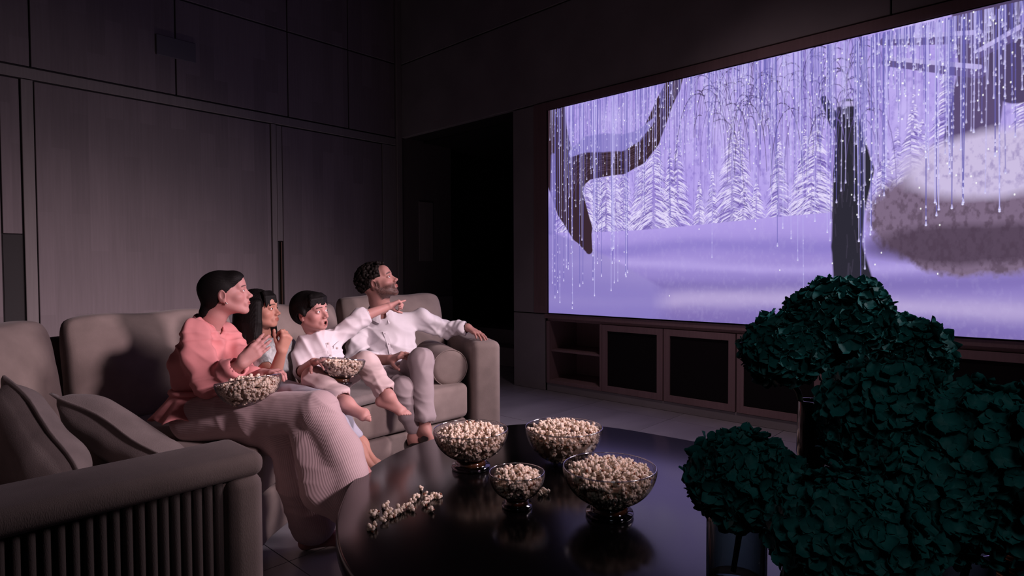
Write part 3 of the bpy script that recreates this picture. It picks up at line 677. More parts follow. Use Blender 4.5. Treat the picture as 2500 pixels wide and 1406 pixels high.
def paint_head(W, base, sex):
    c = np.tile(np.array(base), (len(W), 1)); x, y, z = np.abs(W[:, 0]), W[:, 1], W[:, 2]
    def mix(m, col): 
        nonlocal c; m = np.clip(m, 0, 1)[:, None]; c = c*(1-m)+np.array(col)*m
    cheek = np.exp(-((x-.042)/.02)**2-((z+.03)/.02)**2)*(y > .03); mix(cheek*.25, (base[0]*1.0, base[1]*.72, base[2]*.72))
    op = sex == 'boy'
    zl = -.0628 if not op else -.068; hh = .0095 if not op else .0155
    lip = ((x/(.021 if not op else .015))**2+((z-zl)/hh)**2 < 1) & (y > .088); mix(lip*.75, (base[0]*.72, base[1]*.42, base[2]*.42))
    if op: mix(((x/.0105)**2+((z+.068)/.009)**2 < 1)*(y < .094)*(y > .06)*1., (.02, .006, .006))
    bz = .0245-.18*np.maximum(x-.03, 0)+.05*np.minimum(x-.02, 0); thick = .0045 if sex == 'man' else (.0032 if sex != 'boy' else .0040)
    brow = np.clip(1.4-np.abs(z-bz)/thick, 0, 1)*(x > .012)*(x < .046)*(y > .055); mix(brow*.88, (.03, .018, .014))
    lash = ((x-.0315)**2/.0132**2+(z-.0005)**2/.0066**2 < 1)*(y > .070)*(z > .0018); mix(lash*.8, (.03, .015, .012))
    if sex == 'man':
        r = np.random.RandomState(3).rand(len(W))
        beard = np.clip((-.028-z-.25*np.minimum(y-.03, 0)-.12*np.maximum(y-.05, 0))/.018, 0, 1)*np.clip((y+.022)/.014, 0, 1)*np.clip((z+.17)/.03, 0, 1)
        beard = np.maximum(beard*(1-((x < .021) & (z > -.074) & (z < -.052) & (y > .088))), np.clip(1.3-np.abs(z+.049)/.0055, 0, 1)*(x < .027)*(y > .085))
        side = np.clip((.012-z)/.012, 0, 1)*np.clip((y+.006)/.008, 0, 1)*np.clip((.026-y)/.010, 0, 1)*(x > .05); beard = np.maximum(beard, side)
        beard = beard*np.where(z < -.105, np.clip((z+.135)/.03, 0, 1)*np.clip(y/.02, 0, 1), 1)
        mix(beard*(.66+.34*r), (.040, .022, .018))
    return c
def hand(b, wrist, d, pn, side, curls, s=1.0, spread=.09, thumb=(.75, .35), th_curl=.3, k=.004):
    """palm and five separate fingers; d = direction of the fingers, pn = palm normal, side = +1/-1 puts the thumb on +-cross(d, pn)"""
    d = nrm(d); pn = nrm(V(pn)-d*np.dot(pn, d)); u = np.cross(d, pn)*side; wrist = V(wrist)
    off = [.026, .009, -.009, -.025]; Ls = [.086, .089, .085, .077]; FL = [.072, .080, .074, .058]; fr = [.0088, .0090, .0086, .0076]
    for i in range(4):
        b.cap(wrist+u*off[i]*.55*s+d*.008*s, wrist+(d*Ls[i]+u*off[i])*s, .0135*s, .0115*s, .014*s)
    b.cap(wrist+(u*.020+pn*.008+d*.02)*s, wrist+(u*.018+pn*.006+d*.055)*s, .013*s, .010*s, .014*s)
    for i in range(4):
        p = wrist+(d*Ls[i]+u*off[i]-pn*.001)*s; a = 0; cu = curls[i] if hasattr(curls[i], '__len__') else (curls[i],)*3
        dd = nrm(d+u*spread*[1.3, .35, -.5, -1.5][i])
        for j, f_ in enumerate((.45, .31, .24)):
            a += cu[j]; dir_ = dd*math.cos(a)+pn*math.sin(a); q = p+dir_*FL[i]*f_*s
            b.cap(p, q, fr[i]*s*[1.03, .95, .88][j], fr[i]*s*[.95, .88, .76][j], k if j else .008); p = q
    p = wrist+(d*.022+u*.024+pn*.008)*s; td = nrm(d*(1-thumb[0]*.6)+u*thumb[0]+pn*thumb[1]); tc = nrm(d+pn*.4-u*.15)
    for j, L in enumerate((.040, .032, .026)):
        q = p+td*L*s; b.cap(p, q, [.0125, .0105, .0095][j]*s, [.0105, .0095, .0078][j]*s, .012 if j == 0 else k); p = q; td = nrm(td+tc*th_curl)
def foot(b, ankle, toe, up, s=1.0, side=1):
    d = nrm(toe); up = nrm(V(up)-d*np.dot(up, d)); u = np.cross(d, up)*side; a = V(ankle)
    heel = a-up*.055*s-d*.035*s; ball = a-up*.062*s+d*.125*s
    b.cap(a, heel, .033*s, .027*s, .03); b.cap(a+up*.0*s, ball+up*.015*s, .032*s, .018*s, .03)
    b.cap(heel, ball+u*.022*s, .024*s, .020*s, .025); b.cap(heel, ball-u*.022*s-d*.015*s, .022*s, .016*s, .025); b.cap(ball+u*.024*s, ball-u*.024*s-d*.01*s, .018*s, .015*s, .02)
    for i in range(5):
        o = u*(.029-.0145*i)*s; L = [.045, .038, .034, .029, .024][i]*s; r = [.0125, .0085, .008, .0075, .0070][i]*s
        p = ball+o+d*[.008, .010, .005, -.003, -.012][i]*s; m = p+d*L*.6+up*.002*s; b.cap(p, m, r, r, .006); b.cap(m, m+d*L*.45-up*.005*s, r, r*.85, .003)
def fig_mesh(name, blobs, parent, m, cols=None, disp=None, relaxn=3):
    """several blended solids joined in one mesh; blobs = [(Blob, cell)]"""
    Ws, Qs, Cs, n = [], [], [], 0
    for it in blobs:
        b, h = it[0], it[1]; W, Q = b.mesh(h) if not isinstance(b, tuple) else b
        W = relax(W, Q, it[2] if len(it) > 2 else relaxn, .45)
        if disp is not None: W = W+vnormals(W, Q)*disp(W)[:, None]
        Ws.append(W); Qs.append(Q+n); n += len(W)
    W = np.concatenate(Ws); me = mesh(name, W, np.concatenate(Qs)); o = link(name, me, parent, m)
    if cols is not None: colattr(me, cols(W))
    return o
class Head:
    def __init__(s, fig, sex, org, face, up, scale, neck, neck_r, parent, open_mouth=False, smile=0, gaze=(0, 1, 0)):
        s.R = frame(face, up); s.o = V(org); s.s = scale; s.sex = sex; s.parent = parent
        b = head_blob(sex, 1, open_mouth, smile)
        nl = s.loc(neck); top = V((0, -.030, -.055))
        b.cap(top, top+(nl-top)*.55, neck_r/scale, neck_r/scale*.97, .03); b.cap(top+(nl-top)*.55, nl, neck_r/scale*.97, neck_r/scale*1.12, .03)
        if sex == 'man': b.ell(top+(nl-top)*.5+V((0, neck_r*.95, 0)), (.010, .012, .014), k=.015)
        s.nl = nl; W, Q = b.mesh(.0023 if sex != 'x' else .003); W = relax(W, Q, 1, .4)
        s.cols = paint_head(W, SKIN[sex], sex); s.W = s.world(W); s.Q = Q
        for x in (-1, 1):
            e = MB(); c = V((x*.031, .0757, .001)); e.ball(c, .0128, 2)
            g = nrm(V(gaze)); n_ = 14; ref = nrm(np.cross(g, (0, 0, 1))); r2 = np.cross(g, ref); e.mi = 1
            cc = c+g*.01205; vs = [cc+g*.0012]
            for k in range(n_): t = 2*math.pi*k/n_; vs.append(cc+(ref*math.cos(t)+r2*math.sin(t))*.0056)
            e.add(vs, [(0, 1+k, 1+(k+1) % n_) for k in range(n_)])
            e.v = [tuple(p) for p in s.world(np.array(e.v))]; e.build('eye', [m_eyew, m_iris], parent, smooth=True)
    def loc(s, p): return s.R @ (V(p)-s.o)/s.s
    def world(s, W): return (W*s.s) @ s.R+s.o
    def hair(s, blob, h=.0028, disp=None, name='hair'):
        W, Q = blob.mesh(h); W = relax(W, Q, 1, .4)
        if disp is not None: W = W+vnormals(W, Q)*disp(W)[:, None]
        return link(name, mesh(name, s.world(W), Q), s.parent, m_hair[s.sex])
def join_head(fig_blobs, head, parent, name='body', disp=None):
    Ws, Qs, Cs, n = [head.W], [head.Q], [head.cols], len(head.W)
    for b, h in fig_blobs:
        W, Q = b.mesh(h); W = relax(W, Q, 1, .4); Ws.append(W); Qs.append(Q+n); n += len(W)
        c = np.tile(np.array(SKIN[head.sex]), (len(W), 1)); c *= (1+.05*np.sin(W @ V((40, 33, 27))))[:, None]; Cs.append(c)
    me = mesh(name, np.concatenate(Ws), np.concatenate(Qs)); colattr(me, np.concatenate(Cs)); return link(name, me, parent, m_skin)
# ------------------------------------------------------------------ people
TOC = -CF                                     # towards the camera
def face_dir(a, pitch=0):                     # a = turn from pure profile (to image right) towards the camera, degrees
    a, p = math.radians(a), math.radians(pitch); h = CR*math.cos(a)+nrm((TOC[0], TOC[1], 0))*math.sin(a); return nrm(h*math.cos(p)+V((0, 0, 1))*math.sin(p))
def up_dir(roll=0, back=0): return nrm(V((0, 0, 1))-CR*math.tan(math.radians(roll)))
def cloth(name, c, rough=.8, amt=.06, sc_=90, bump=.35, sheen=.08): return mat(name, c, rough, noise=(6, amt), bump=((sc_*4, sc_*4, sc_*7), bump*.6, .001), sheen=sheen, spec=.2)
m_white = cloth('white linen', (.74, .70, .73), bump=.25); m_white2 = cloth('boy white linen', (.66, .61, .64), bump=.25); m_cream = cloth('cream linen trousers', (.60, .47, .46))
m_grey = cloth('mauve grey chinos', (.36, .30, .31)); m_silver = mat('grey melange jersey', (.36, .38, .38), .55, noise=((110, 110, 30), .3, 3), sheen=.1)
m_blue = cloth('pale blue grey trousers', (.42, .42, .50)); m_coral = cloth('coral blouse cloth', (.68, .27, .27), .75); m_leather = mat('black leather', (.012, .01, .01), .3)
m_button = mat('shell button', (.45, .38, .36), .3); m_metal = mat('bright metal', (.8, .75, .7), .15, 1); m_beads = mat('dark beads', (.02, .012, .01), .3)
def ribknit(name, c):
    m = mat(name, c, .85, noise=(5, .05), sheen=.2, spec=.15); nt = m.node_tree; p = nt.nodes['Principled BSDF']
    a = nt.nodes.new('ShaderNodeAttribute'); a.attribute_name = 'rib'
    s_ = nt.nodes.new('ShaderNodeMath'); s_.operation = 'MULTIPLY'; s_.inputs[1].default_value = 2*math.pi/.0082; nt.links.new(a.outputs['Fac'], s_.inputs[0])
    t = nt.nodes.new('ShaderNodeMath'); t.operation = 'SINE'; nt.links.new(s_.outputs[0], t.inputs[0])
    b = nt.nodes.new('ShaderNodeBump'); b.inputs['Strength'].default_value = .4; b.inputs['Distance'].default_value = .0009; nt.links.new(t.outputs[0], b.inputs['Height']); nt.links.new(b.outputs[0], p.inputs['Normal']); return m
m_knit = ribknit('pale pink ribbed knit', (.54, .40, .41))
def buttons(parent, pts, n, r=.0055, m=None):
    for p in pts:
        b = MB(); q = Vector(n).to_track_quat('Z', 'Y').to_matrix(); vs = []
        for (rr, z) in ((0, 0), (r, 0), (r, .002), (r*.75, .003), (0, .0018)):
            for k in range(12): t = 2*math.pi*k/12; vs.append(V(q @ Vector((rr*math.cos(t), rr*math.sin(t), z)))+V(p))
        b.add(vs, [(i*12+k, i*12+(k+1) % 12, (i+1)*12+(k+1) % 12, (i+1)*12+k) for i in range(4) for k in range(12)]); b.build('button', m or m_button, parent, smooth=True)
def band(name, pts_c, ax_fn, parent, m, w=.02, t=.0025):   # strip following points, ax_fn(i) = width direction
    vs = []; n = len(pts_c)
    for i, p in enumerate(pts_c):
        a, o_ = ax_fn(i); vs += [p-a*w/2, p+a*w/2, p+a*w/2+o_*t, p-a*w/2+o_*t]
    b = MB(); b.add(vs, [(4*i+k, 4*i+(k+1) % 4, 4*(i+1)+(k+1) % 4, 4*(i+1)+k) for i in range(n-1) for k in range(4)]+[(3, 2, 1, 0), tuple(4*(n-1)+k for k in range(4))])
    return b.build(name, m, parent, smooth=False)
# ================================================================== the man
hd = at(922, 690, 3.76); MAN = empty('person', at(965, 930, 3.8), 'bearded man in white shirt and grey trousers at the sofa\'s far end', 'person')
nk = at(930, 752, 3.84)
H = Head(MAN, 'man', hd, face_dir(1, 25), up_dir(2), 1.05, nk, .058, MAN, gaze=(.12, 1, .05))
SR, SL, CH, BE, PE = at(884, 795, 3.80), at(1028, 778, 3.95), at(950, 820, 3.86), at(958, 880, 3.82), at(965, 915, 3.82)
EL, WL = at(1086, 803, 4.08), at(1142, 800, 4.02)
ER, WR = at(868, 882, 3.66), at(952, 878, 3.52)
KL, AL = at(1028, 880, 3.42), at(1037, 1042, 3.36)
KR, AR = at(985, 950, 3.38), at(1010, 1060, 3.38)
arms = Blob(); arms.cap(EL, WL, .042, .029, .02); hand(arms, WL, at(1180, 822, 3.93)-WL, (0, 0, -1), 1, [(.12, .28, .2), (.1, .3, .25), (.12, .3, .25), (.1, .3, .25)], 1.0, .16)
arms.cap(ER, WR, .042, .029, .02); hand(arms, WR, at(1000, 858, 3.45)-WR, V((0, 0, -1))*.8+CF*.4, -1, [.35, .35, .35, .35], 1.0, .05)
shin = Blob(); shin.cap(AL+V((0, 0, .10)), AL, .038, .031); shin.cap(AR+V((0, 0, .10)), AR, .038, .031)
fd = nrm((-.25, -1, 0)); foot(shin, AL+V((0, 0, -.02)), fd, (0, 0, 1), .86, 1); foot(shin, AR+V((0, 0, -.03)), fd, (0, 0, 1), .86, -1)
trunk = Blob(); trunk.cap(SR, SL, .040, .040, .03); trunk.cap(CH-.2*(SL-SR), CH+.2*(SL-SR), .055, .055, .03); trunk.cap(CH, PE, .075, .08, .03); trunk.cap(nk-V((0, 0, .02)), CH, .05, .06, .03)
trunk.cap(PE, KL, .045, .036, .02); trunk.cap(KL, AL, .034, .028, .02); trunk.cap(PE, KR, .045, .036, .02); trunk.cap(KR, AR, .034, .028, .02); trunk.cap(SL, EL, .036, .034, .02); trunk.cap(SR, ER, .036, .034, .02)
join_head([(arms, .0028), (shin, .004), (trunk, .010)], H, MAN)
hb = Blob(); r = np.random.RandomState(2); hb.ell((0, -.022, .034), (.078, .098, .085), k=.01)
for i in range(520):
    t, p_ = r.uniform(0, 2*math.pi), math.acos(r.uniform(-.55, 1)); d = V((math.sin(p_)*math.cos(t), math.sin(p_)*math.sin(t), math.cos(p_)))
    c = V((0, -.022, .036))+d*V((.080, .100, .090)); 
    if c[1] > .052-.2*max(0, .085-c[2]) and c[2] < .095: continue
    hb.ell(c+d*.002*r.rand(), (.0065+.005*r.rand(),)*3, k=.002)
for i in range(14): hb.ell((r.uniform(-.05, .05), r.uniform(.045, .075), r.uniform(.092, .106)), (.011, .011, .010), k=.005)
hb.ell((0, .115, .010), (.11, .052, .078), k=.008, sub=True)
for x in (-1, 1): hb.ell((x*.085, .035, -.025), (.04, .052, .056), k=.008, sub=True); hb.ell((x*.08, -.006, -.010), (.022, .022, .034), k=.004, sub=True)
hb.cut((0, -.05, -.085), (0, .25, -1)); H.hair(hb, .0024)
# shirt
xa = nrm(SL-SR); ya = nrm(np.cross((0, 0, 1), xa)); 
if ya @ TOC < 0: ya = -ya
Rt = np.array([xa, ya, np.cross(xa, ya)])
sh = Blob(); sh.cap(SR, SL, .056, .056, .04); sh.ell(CH, (.160, .112, .165), Rt, .04); sh.ell((CH+BE)/2+ya*.01, (.148, .114, .15), Rt, .04); sh.ell(BE, (.145, .118, .12), Rt, .04); sh.ell(PE+V((0, 0, .02)), (.155, .125, .08), Rt, .04); sh.cap(nk+V((0, 0, -.03)), CH, .062, .09, .05)
sh.chain([SL, (SL+EL)/2+V((0, 0, .0)), EL, EL+(WL-EL)*.78], [.060, .054, .052, .050], .03); e2 = ER+(WR-ER)*.45; sh.chain([SR, (SR+ER)/2-CR*.012, ER, e2], [.061, .058, .056, .052], .03)
for k in range(3): c_ = EL+(WL-EL)*(.15+.22*k); sh.ell(c_, (.055, .055, .014), frame(CU, WL-EL)[[0, 1, 2]], .015)
sh.cap(e2-(WR-ER)*.10, e2, .060, .058, .008)
sh.cap(EL+(WL-EL)*.70, WL, .033, .036, .007, sub=True); sh.cap(ER+(WR-ER)*.36, WR, .040, .040, .007, sub=True)
sh.cap(nk+V((0, 0, .12)), nk-V((0, 0, .03)), .062, .056, .01, sub=True)
vb = nk-V((0, 0, .035))+ya*.06; sh.cap(vb+V((0, 0, .05)), vb-V((0, 0, .09)), .040, .006, .006, sub=True)
dfn = lambda W: folds(W, .022, 30, [CR+CU, CR-CU*1.3, CU+CF*.5], 4)+folds(W, .009, 66, [CR+CU*.5, CR*.4-CU], 5)
shirt = fig_mesh('shirt', [(sh, .006)], MAN, m_white, disp=dfn)
def collar(parent, neckp, r, m, gap, h=.034, out=.012, tilt=0, fx=CR, fy=None, open_=0):
    """folded collar: a strip round the neck, open towards direction gap"""
    n = 26; vs = []; g = math.atan2(gap @ V((0, 1, 0)), gap @ V((1, 0, 0)))
    for i in range(n):
        t = g+.22+(2*math.pi-.44)*i/(n-1); d = V((math.cos(t), math.sin(t), 0)); e = abs(2*i/(n-1)-1)**3; z = V((0, 0, 1))
        p = neckp+d*r; drop = open_*e
        vs += [p-z*(h*.4+drop), p+d*.004+z*(h*.55-drop*.8), p+d*(out+.004+.02*e)-z*(h*.45+drop+.012*e), p+d*(out+.001+.02*e)-z*(h*.42+drop+.012*e)]
    b = MB(); b.add(vs, [(4*i+k, 4*i+(k+1) % 4, 4*(i+1)+(k+1) % 4, 4*(i+1)+k) for i in range(n-1) for k in range(4)]+[(3, 2, 1, 0), tuple(4*(n-1)+k for k in range(4))])
    o = b.build('collar', m, parent, smooth=False); return o
collar(shirt, nk-V((0, 0, .012)), .072, m_white, ya, .045, .018, open_=.05)
pp = [CH+ya*.118+V((0, 0, .05-.065*i))+xa*(-.01)+ya*(.008*min(i, 2)) for i in range(4)]
def on_surf(o, pts, n, push=.001):            # drop points on a garment along -n
    from mathutils.bvhtree import BVHTree
    bv = BVHTree.FromPolygons([v.co[:] for v in o.data.vertices], [tuple(p.vertices) for p in o.data.polygons]); out = []
    for p in pts:
        hit = bv.ray_cast(Vector(V(p)+nrm(n)*.3), Vector(-nrm(n))); out.append(V(hit[0])+nrm(n)*push if hit[0] else V(p))
    return out
pl_ = [(nk-V((0, 0, .125)))*(1-t)+(BE-V((0, 0, .045)))*t-xa*.004 for t in np.linspace(0, 1, 30)]
ps_ = on_surf(shirt, pl_, ya, -.001); ps_ = [sum(ps_[max(0, i-3):i+4])/len(ps_[max(0, i-3):i+4])+ya*.003 for i in range(len(ps_))]; band('placket', ps_, lambda i: (xa, ya), shirt, m_white, .026, .0032)
buttons(shirt, [q+ya*.004 for q in ps_[3::7]], ya, .0050, m_white)
# trousers
tr = Blob(); tr.ell(PE-V((0, 0, .03)), (.175, .14, .10), Rt, .05); tr.ell(BE-V((0, 0, .06)), (.15, .125, .08), Rt, .05)
hl, hr = PE+xa*.085-V((0, 0, .02)), PE-xa*.085-V((0, 0, .02))
tr.chain([hl, (hl+KL)/2+V((0, 0, .01)), KL, KL+(AL-KL)*.5, AL+V((0, 0, .06))], [.088, .080, .070, .062, .060], .025)
tr2 = Blob(); tr2.chain([hr, (hr+KR)/2, KR, KR+(AR-KR)*.5, AR+V((0, 0, .06))], [.088, .080, .068, .060, .058], .02)
for A_ in (AL, AR): tr.cut(A_+V((0, 0, .055)), (.0, 0, -1)) if False else tr.ell(A_-V((0, 0, .03)), (.09, .09, .085), k=.007, sub=True); tr.cap(A_+V((0, 0, .085)), A_, .040, .040, .007, sub=True)
trs = fig_mesh('trousers', [(tr, .006), (tr2, .006)], MAN, m_grey, disp=lambda W: folds(W, .012, 36, [CU, CU+CR*.6, CR], 9)+folds(W, .003, 90, [CU+CR], 10))
bl = MB(); bl.tube([BE-V((0, 0, .055))+(xa*math.cos(t)*.15+ya*math.sin(t)*.128) for t in np.linspace(-.3, math.pi+.3, 24)], .010, 6); bl.build('belt', m_leather, MAN, smooth=True)
for A_, s_ in ((AL, 1), (AR, -1)):
    f = Blob(); a = A_-V((0, 0, .02)); f.cap(a-V((0, 0, .055))-fd*.03, a-V((0, 0, .062))+fd*.16, .036, .030, .03); f.cap(a-V((0, 0, .045))-fd*.03, a-V((0, 0, .05))+fd*.06, .038, .036, .03); f.cap(a+V((0, 0, .12)), a-V((0, 0, .03)), .036, .038, .004, sub=True)
    f.cut(a-V((0, 0, .089)), (0, 0, -1)); o = fig_mesh('shoe', [(f, .005)], MAN, m_leather)
b = MB(); wq = nrm(WL-EL); u1 = nrm(np.cross(wq, (0, 0, 1))); u2 = np.cross(wq, u1)
for k in range(2):
    for i in range(18): t = 2*math.pi*i/18; b.ball(WL-wq*(.012+.014*k)+(u1*math.cos(t)+u2*math.sin(t))*.031, .0065, 1)
b.build('bead_bracelet', m_beads, MAN, smooth=True)
# ================================================================== the boy
BOY = empty('person', at(795, 950, 3.08), 'barefoot boy in white pointing at the screen, bowl in his lap', 'person')
hd = at(760, 762, 3.06); nk = at(772, 812, 3.12)
SR, SL, CH, BE, PE = at(742, 848, 3.08), at(826, 824, 3.20), at(787, 862, 3.13), at(792, 905, 3.12), at(795, 935, 3.12)
H = Head(BOY, 'boy', hd, face_dir(24, 5), up_dir(13), .88, nk, .040, BOY, open_mouth=True, gaze=(-.30, 1, .03))
ER, WR = at(738, 908, 3.02), at(766, 884, 2.86)
EL, WL = at(884, 774, 3.28), at(948, 748, 3.36)
KR, AR = at(768, 925, 2.86), at(846, 984, 2.70)
KL, AL = at(893, 886, 2.97), at(948, 968, 2.86)
arms = Blob(); arms.cap(ER, WR, .032, .021, .02); hand(arms, WR, at(792, 880, 2.80)-WR, V((0, 0, -1))*.9+CR*.3, -1, [.45, .45, .4, .4], .78, .04)
arms.cap(EL, WL, .032, .021, .02); hand(arms, WL, at(998, 727, 3.45)-WL, V((0, 0, -1))*.9-CF*.5, 1, [(.02, .02, .02), (1.1, 1.3, .8), (1.15, 1.3, .8), (1.2, 1.3, .8)], .80, .03, thumb=(.35, .8))
leg = Blob(); leg.cap(AR-(AR-KR)*.35, AR, .031, .023, .02); leg.cap(AL-(AL-KL)*.35, AL, .031, .023, .02)
foot(leg, AR, at(905, 1000, 2.66)-AR, V((0, 0, 1))*.7+TOC*.6+CR*.35, .70, 1); foot(leg, AL, at(1002, 992, 2.86)-AL, V((0, 0, 1))+CR*.5+TOC*.2, .70, -1)
trunk = Blob(); trunk.cap(SR, SL, .028, .028, .02); trunk.cap(CH, PE, .058, .062, .02); trunk.cap(nk, CH, .036, .045, .02)
for a, b_, c_ in ((PE, KR, AR), (PE, KL, AL)): trunk.cap(a, b_, .045, .036, .02); trunk.cap(b_, c_, .038, .026, .03)
trunk.cap(SL, EL, .028, .028, .02); trunk.cap(SR, ER, .028, .028, .02)
join_head([(arms, .0024), (leg, .0028), (trunk, .010)], H, BOY)
hb = Blob(); hb.ell((0, -.026, .038), (.084, .106, .090), k=.01); hb.ell((0, -.05, .0), (.078, .072, .072), k=.03); hb.ell((0, .045, .070), (.066, .048, .040), k=.025)
r = np.random.RandomState(8)
for i in range(44): x = -.064+.128*i/43; hb.chain([(x*.7, .050, .092), (x*.95, .090-abs(x)*.42, .074), (x+r.uniform(-.010, .010), .0985-abs(x)*.52, .038+r.uniform(-.010, .010))], [.012, .009, .003], .005)
for x in (-1, 1):
    hb.ell((x*.079, -.008, .004), (.016, .034, .036), k=.012); hb.ell((x*.084, -.008, -.028), (.026, .028, .036), k=.004, sub=True)
    hb.ell((x*.080, .066, -.02), (.038, .038, .052), k=.006, sub=True)
hb.ell((0, .110, -.024), (.09, .052, .060), k=.006, sub=True); hb.cut((0, -.06, -.072), (0, .35, -1))
H.hair(hb, .0028, lambda W: .0007*np.sin(np.arctan2(W[:, 0], W[:, 1]+.02)*100+6*np.sin(W[:, 2]*40)))
xa = nrm(SL-SR); ya = nrm(np.cross((0, 0, 1), xa)); ya = -ya if ya @ TOC < 0 else ya; Rt = np.array([xa, ya, np.cross(xa, ya)])
sh = Blob(); sh.cap(SR, SL, .043, .043, .03); sh.ell(CH, (.108, .082, .12), Rt, .04); sh.ell(BE, (.110, .09, .10), Rt, .04); sh.ell(PE+V((0, 0, .015)), (.115, .095, .07), Rt, .04); sh.cap(nk-V((0, 0, .015)), CH, .046, .07, .04)
e2 = EL+(WL-EL)*.02; sh.chain([SL, (SL+EL)/2, e2], [.046, .047, .050], .03); sh.cap(e2-(EL-SL)*.16, e2, .054, .054, .005)
e3 = ER; sh.chain([SR, (SR+ER)/2, e3], [.046, .045, .046], .03); sh.cap(e2-(EL-SL)*.06, e2+(WL-EL)*.6, .037, .037, .007, sub=True); sh.cap(e3, e3+(WR-ER)*.8, .034, .034, .007, sub=True)
sh.cap(nk+V((0, 0, .1)), nk-V((0, 0, .02)), .046, .040, .008, sub=True)
shirt = fig_mesh('shirt', [(sh, .005)], BOY, m_white2, disp=lambda W: folds(W, .015, 42, [CR+CU, CR-CU, CU], 14)+folds(W, .006, 95, [CR+CU*.3, CR-CU], 15))
b = MB(); n = 24; vs = []
for i in range(n):
    g = math.atan2(ya[1], ya[0]); t = g+.10+(2*math.pi-.2)*i/(n-1); d = V((math.cos(t), math.sin(t), 0)); p = nk-V((0, 0, .004))+d*.048-V((0, 0, .014))*(d @ ya)
    vs += [p-V((0, 0, .012)), p+d*.003-V((0, 0, .012)), p+V((0, 0, .012))-d*.002, p-d*.004+V((0, 0, .012))]
b.add(vs, [(4*i+k, 4*i+(k+1) % 4, 4*(i+1)+(k+1) % 4, 4*(i+1)+k) for i in range(n-1) for k in range(4)]); b.build('band_collar', m_white2, shirt)
pl_ = [CH+V((0, 0, .075))*(1-t)+(BE-CH)*t for t in np.linspace(0, 1, 14)]; ps_ = on_surf(shirt, pl_, ya, 0); ps_ = [sum(ps_[max(0, i-2):i+3])/len(ps_[max(0, i-2):i+3])+ya*.002 for i in range(len(ps_))]; band('placket', ps_, lambda i: (xa, ya), shirt, m_white2, .020, .003)
buttons(shirt, [ps_[i]+ya*.003 for i in (1, 6, 11)], ya, .0050)
pk = on_surf(shirt, [CH+xa*(.028+.045*t)+V((0, 0, .030+.012*t)) for t in np.linspace(0, 1, 6)], ya, .001); band('pocket_flap', pk, lambda i: (CU, ya), shirt, m_white2, .014, .003); buttons(shirt, on_surf(shirt, [CH+xa*.052+V((0, 0, .018))], ya, .003), ya, .0055)
tr = Blob(); tr.ell(PE-V((0, 0, .01)), (.13, .11, .08), Rt, .04); hl, hr = PE+xa*.06, PE-xa*.06; cR, cL = AR-(AR-KR)*.22, AL-(AL-KL)*.22
tr.chain([hr, KR, (KR+cR)/2, cR], [.070, .058, .052, .048], .025); tr.chain([hl, KL, (KL+cL)/2, cL], [.070, .058, .052, .048], .02)
for c_, k_ in ((cR, KR), (cL, KL)): q = nrm(c_-k_); tr.cap(c_-q*.035, c_, .052, .052, .004); tr.cap(c_-q*.01, c_+q*.08, .035, .037, .007, sub=True)
fig_mesh('trousers', [(tr, .005)], BOY, m_cream, disp=lambda W: folds(W, .013, 48, [CR+CU, CR-CU, CU], 24)+folds(W, .003, 100, [CU, CR], 25))
# ================================================================== the girl
GIRL = empty('person', at(665, 975, 3.02), 'long-haired girl in a grey tee, fist raised, between woman and boy', 'person')
hd = at(635, 756, 2.98); nk = at(640, 812, 3.04)
SR, SL, CH, PE = at(612, 858, 2.97), at(700, 850, 3.12), at(660, 885, 3.04), at(668, 960, 3.04)
H = Head(GIRL, 'girl', hd, face_dir(3, 5), up_dir(0), .86, nk, .040, GIRL, gaze=(.05, 1, .02))
ER, WR = at(668, 925, 2.84), at(688, 858, 2.80); EL, WL = at(728, 900, 3.10), at(752, 952, 3.02)
KR, AR = at(778, 990, 2.62), at(874, 1100, 2.62); KL, AL = at(795, 985, 2.75), at(880, 1085, 2.78)
arms = Blob(); arms.cap(SR, ER, .034, .032, .02); arms.cap(ER, WR, .033, .022, .02); hand(arms, WR, at(700, 822, 2.80)-WR, -CR*.5+CF*.3-CU*.2, 1, [(.9, 1.4, .8), (1.0, 1.4, .9), (1.05, 1.4, .9), (1.1, 1.4, .9)], .86, .02, thumb=(.25, .9))
arms.cap(SL, EL, .036, .030, .02); arms.cap(EL, WL, .030, .022, .02); hand(arms, WL, at(768, 985, 2.98)-WL, CF, 1, [.15]*4, .82)
leg = Blob(); leg.cap(AR-(AR-KR)*.4, AR, .036, .028, .02); foot(leg, AR, at(925, 1140, 2.55)-AR, V((0, 0, 1))*.8+TOC*.5+CR*.3, .86, 1)
leg.cap(AL-(AL-KL)*.4, AL, .036, .028, .02); foot(leg, AL, at(925, 1115, 2.72)-AL, V((0, 0, 1))*.8+TOC*.3+CR*.4, .86, -1)
trunk = Blob(); trunk.cap(SR, SL, .030, .030, .02); trunk.cap(CH, PE, .058, .062, .02); trunk.cap(nk, CH, .038, .045, .02)
for a, b_, c_ in ((PE, KR, AR), (PE, KL, AL)): trunk.cap(a, b_, .045, .036, .02); trunk.cap(b_, c_, .038, .028, .03)
join_head([(arms, .0024), (leg, .0028), (trunk, .010)], H, GIRL)
xa = nrm(SL-SR); ya = nrm(np.cross((0, 0, 1), xa)); ya = -ya if ya @ TOC < 0 else ya; Rt = np.array([xa, ya, np.cross(xa, ya)])
sh = Blob(); sh.cap(SR, SL, .048, .048, .04); sh.ell(CH, (.115, .088, .12), Rt, .05); sh.ell((CH+PE)/2, (.11, .092, .09), Rt, .05); sh.ell(PE+V((0, 0, .02)), (.12, .10, .07), Rt, .04)
e2 = SR+(ER-SR)*.5; sh.chain([SR, e2], [.050, .048], .03); e3 = SL+(EL-SL)*.5; sh.chain([SL, e3], [.050, .046], .03)
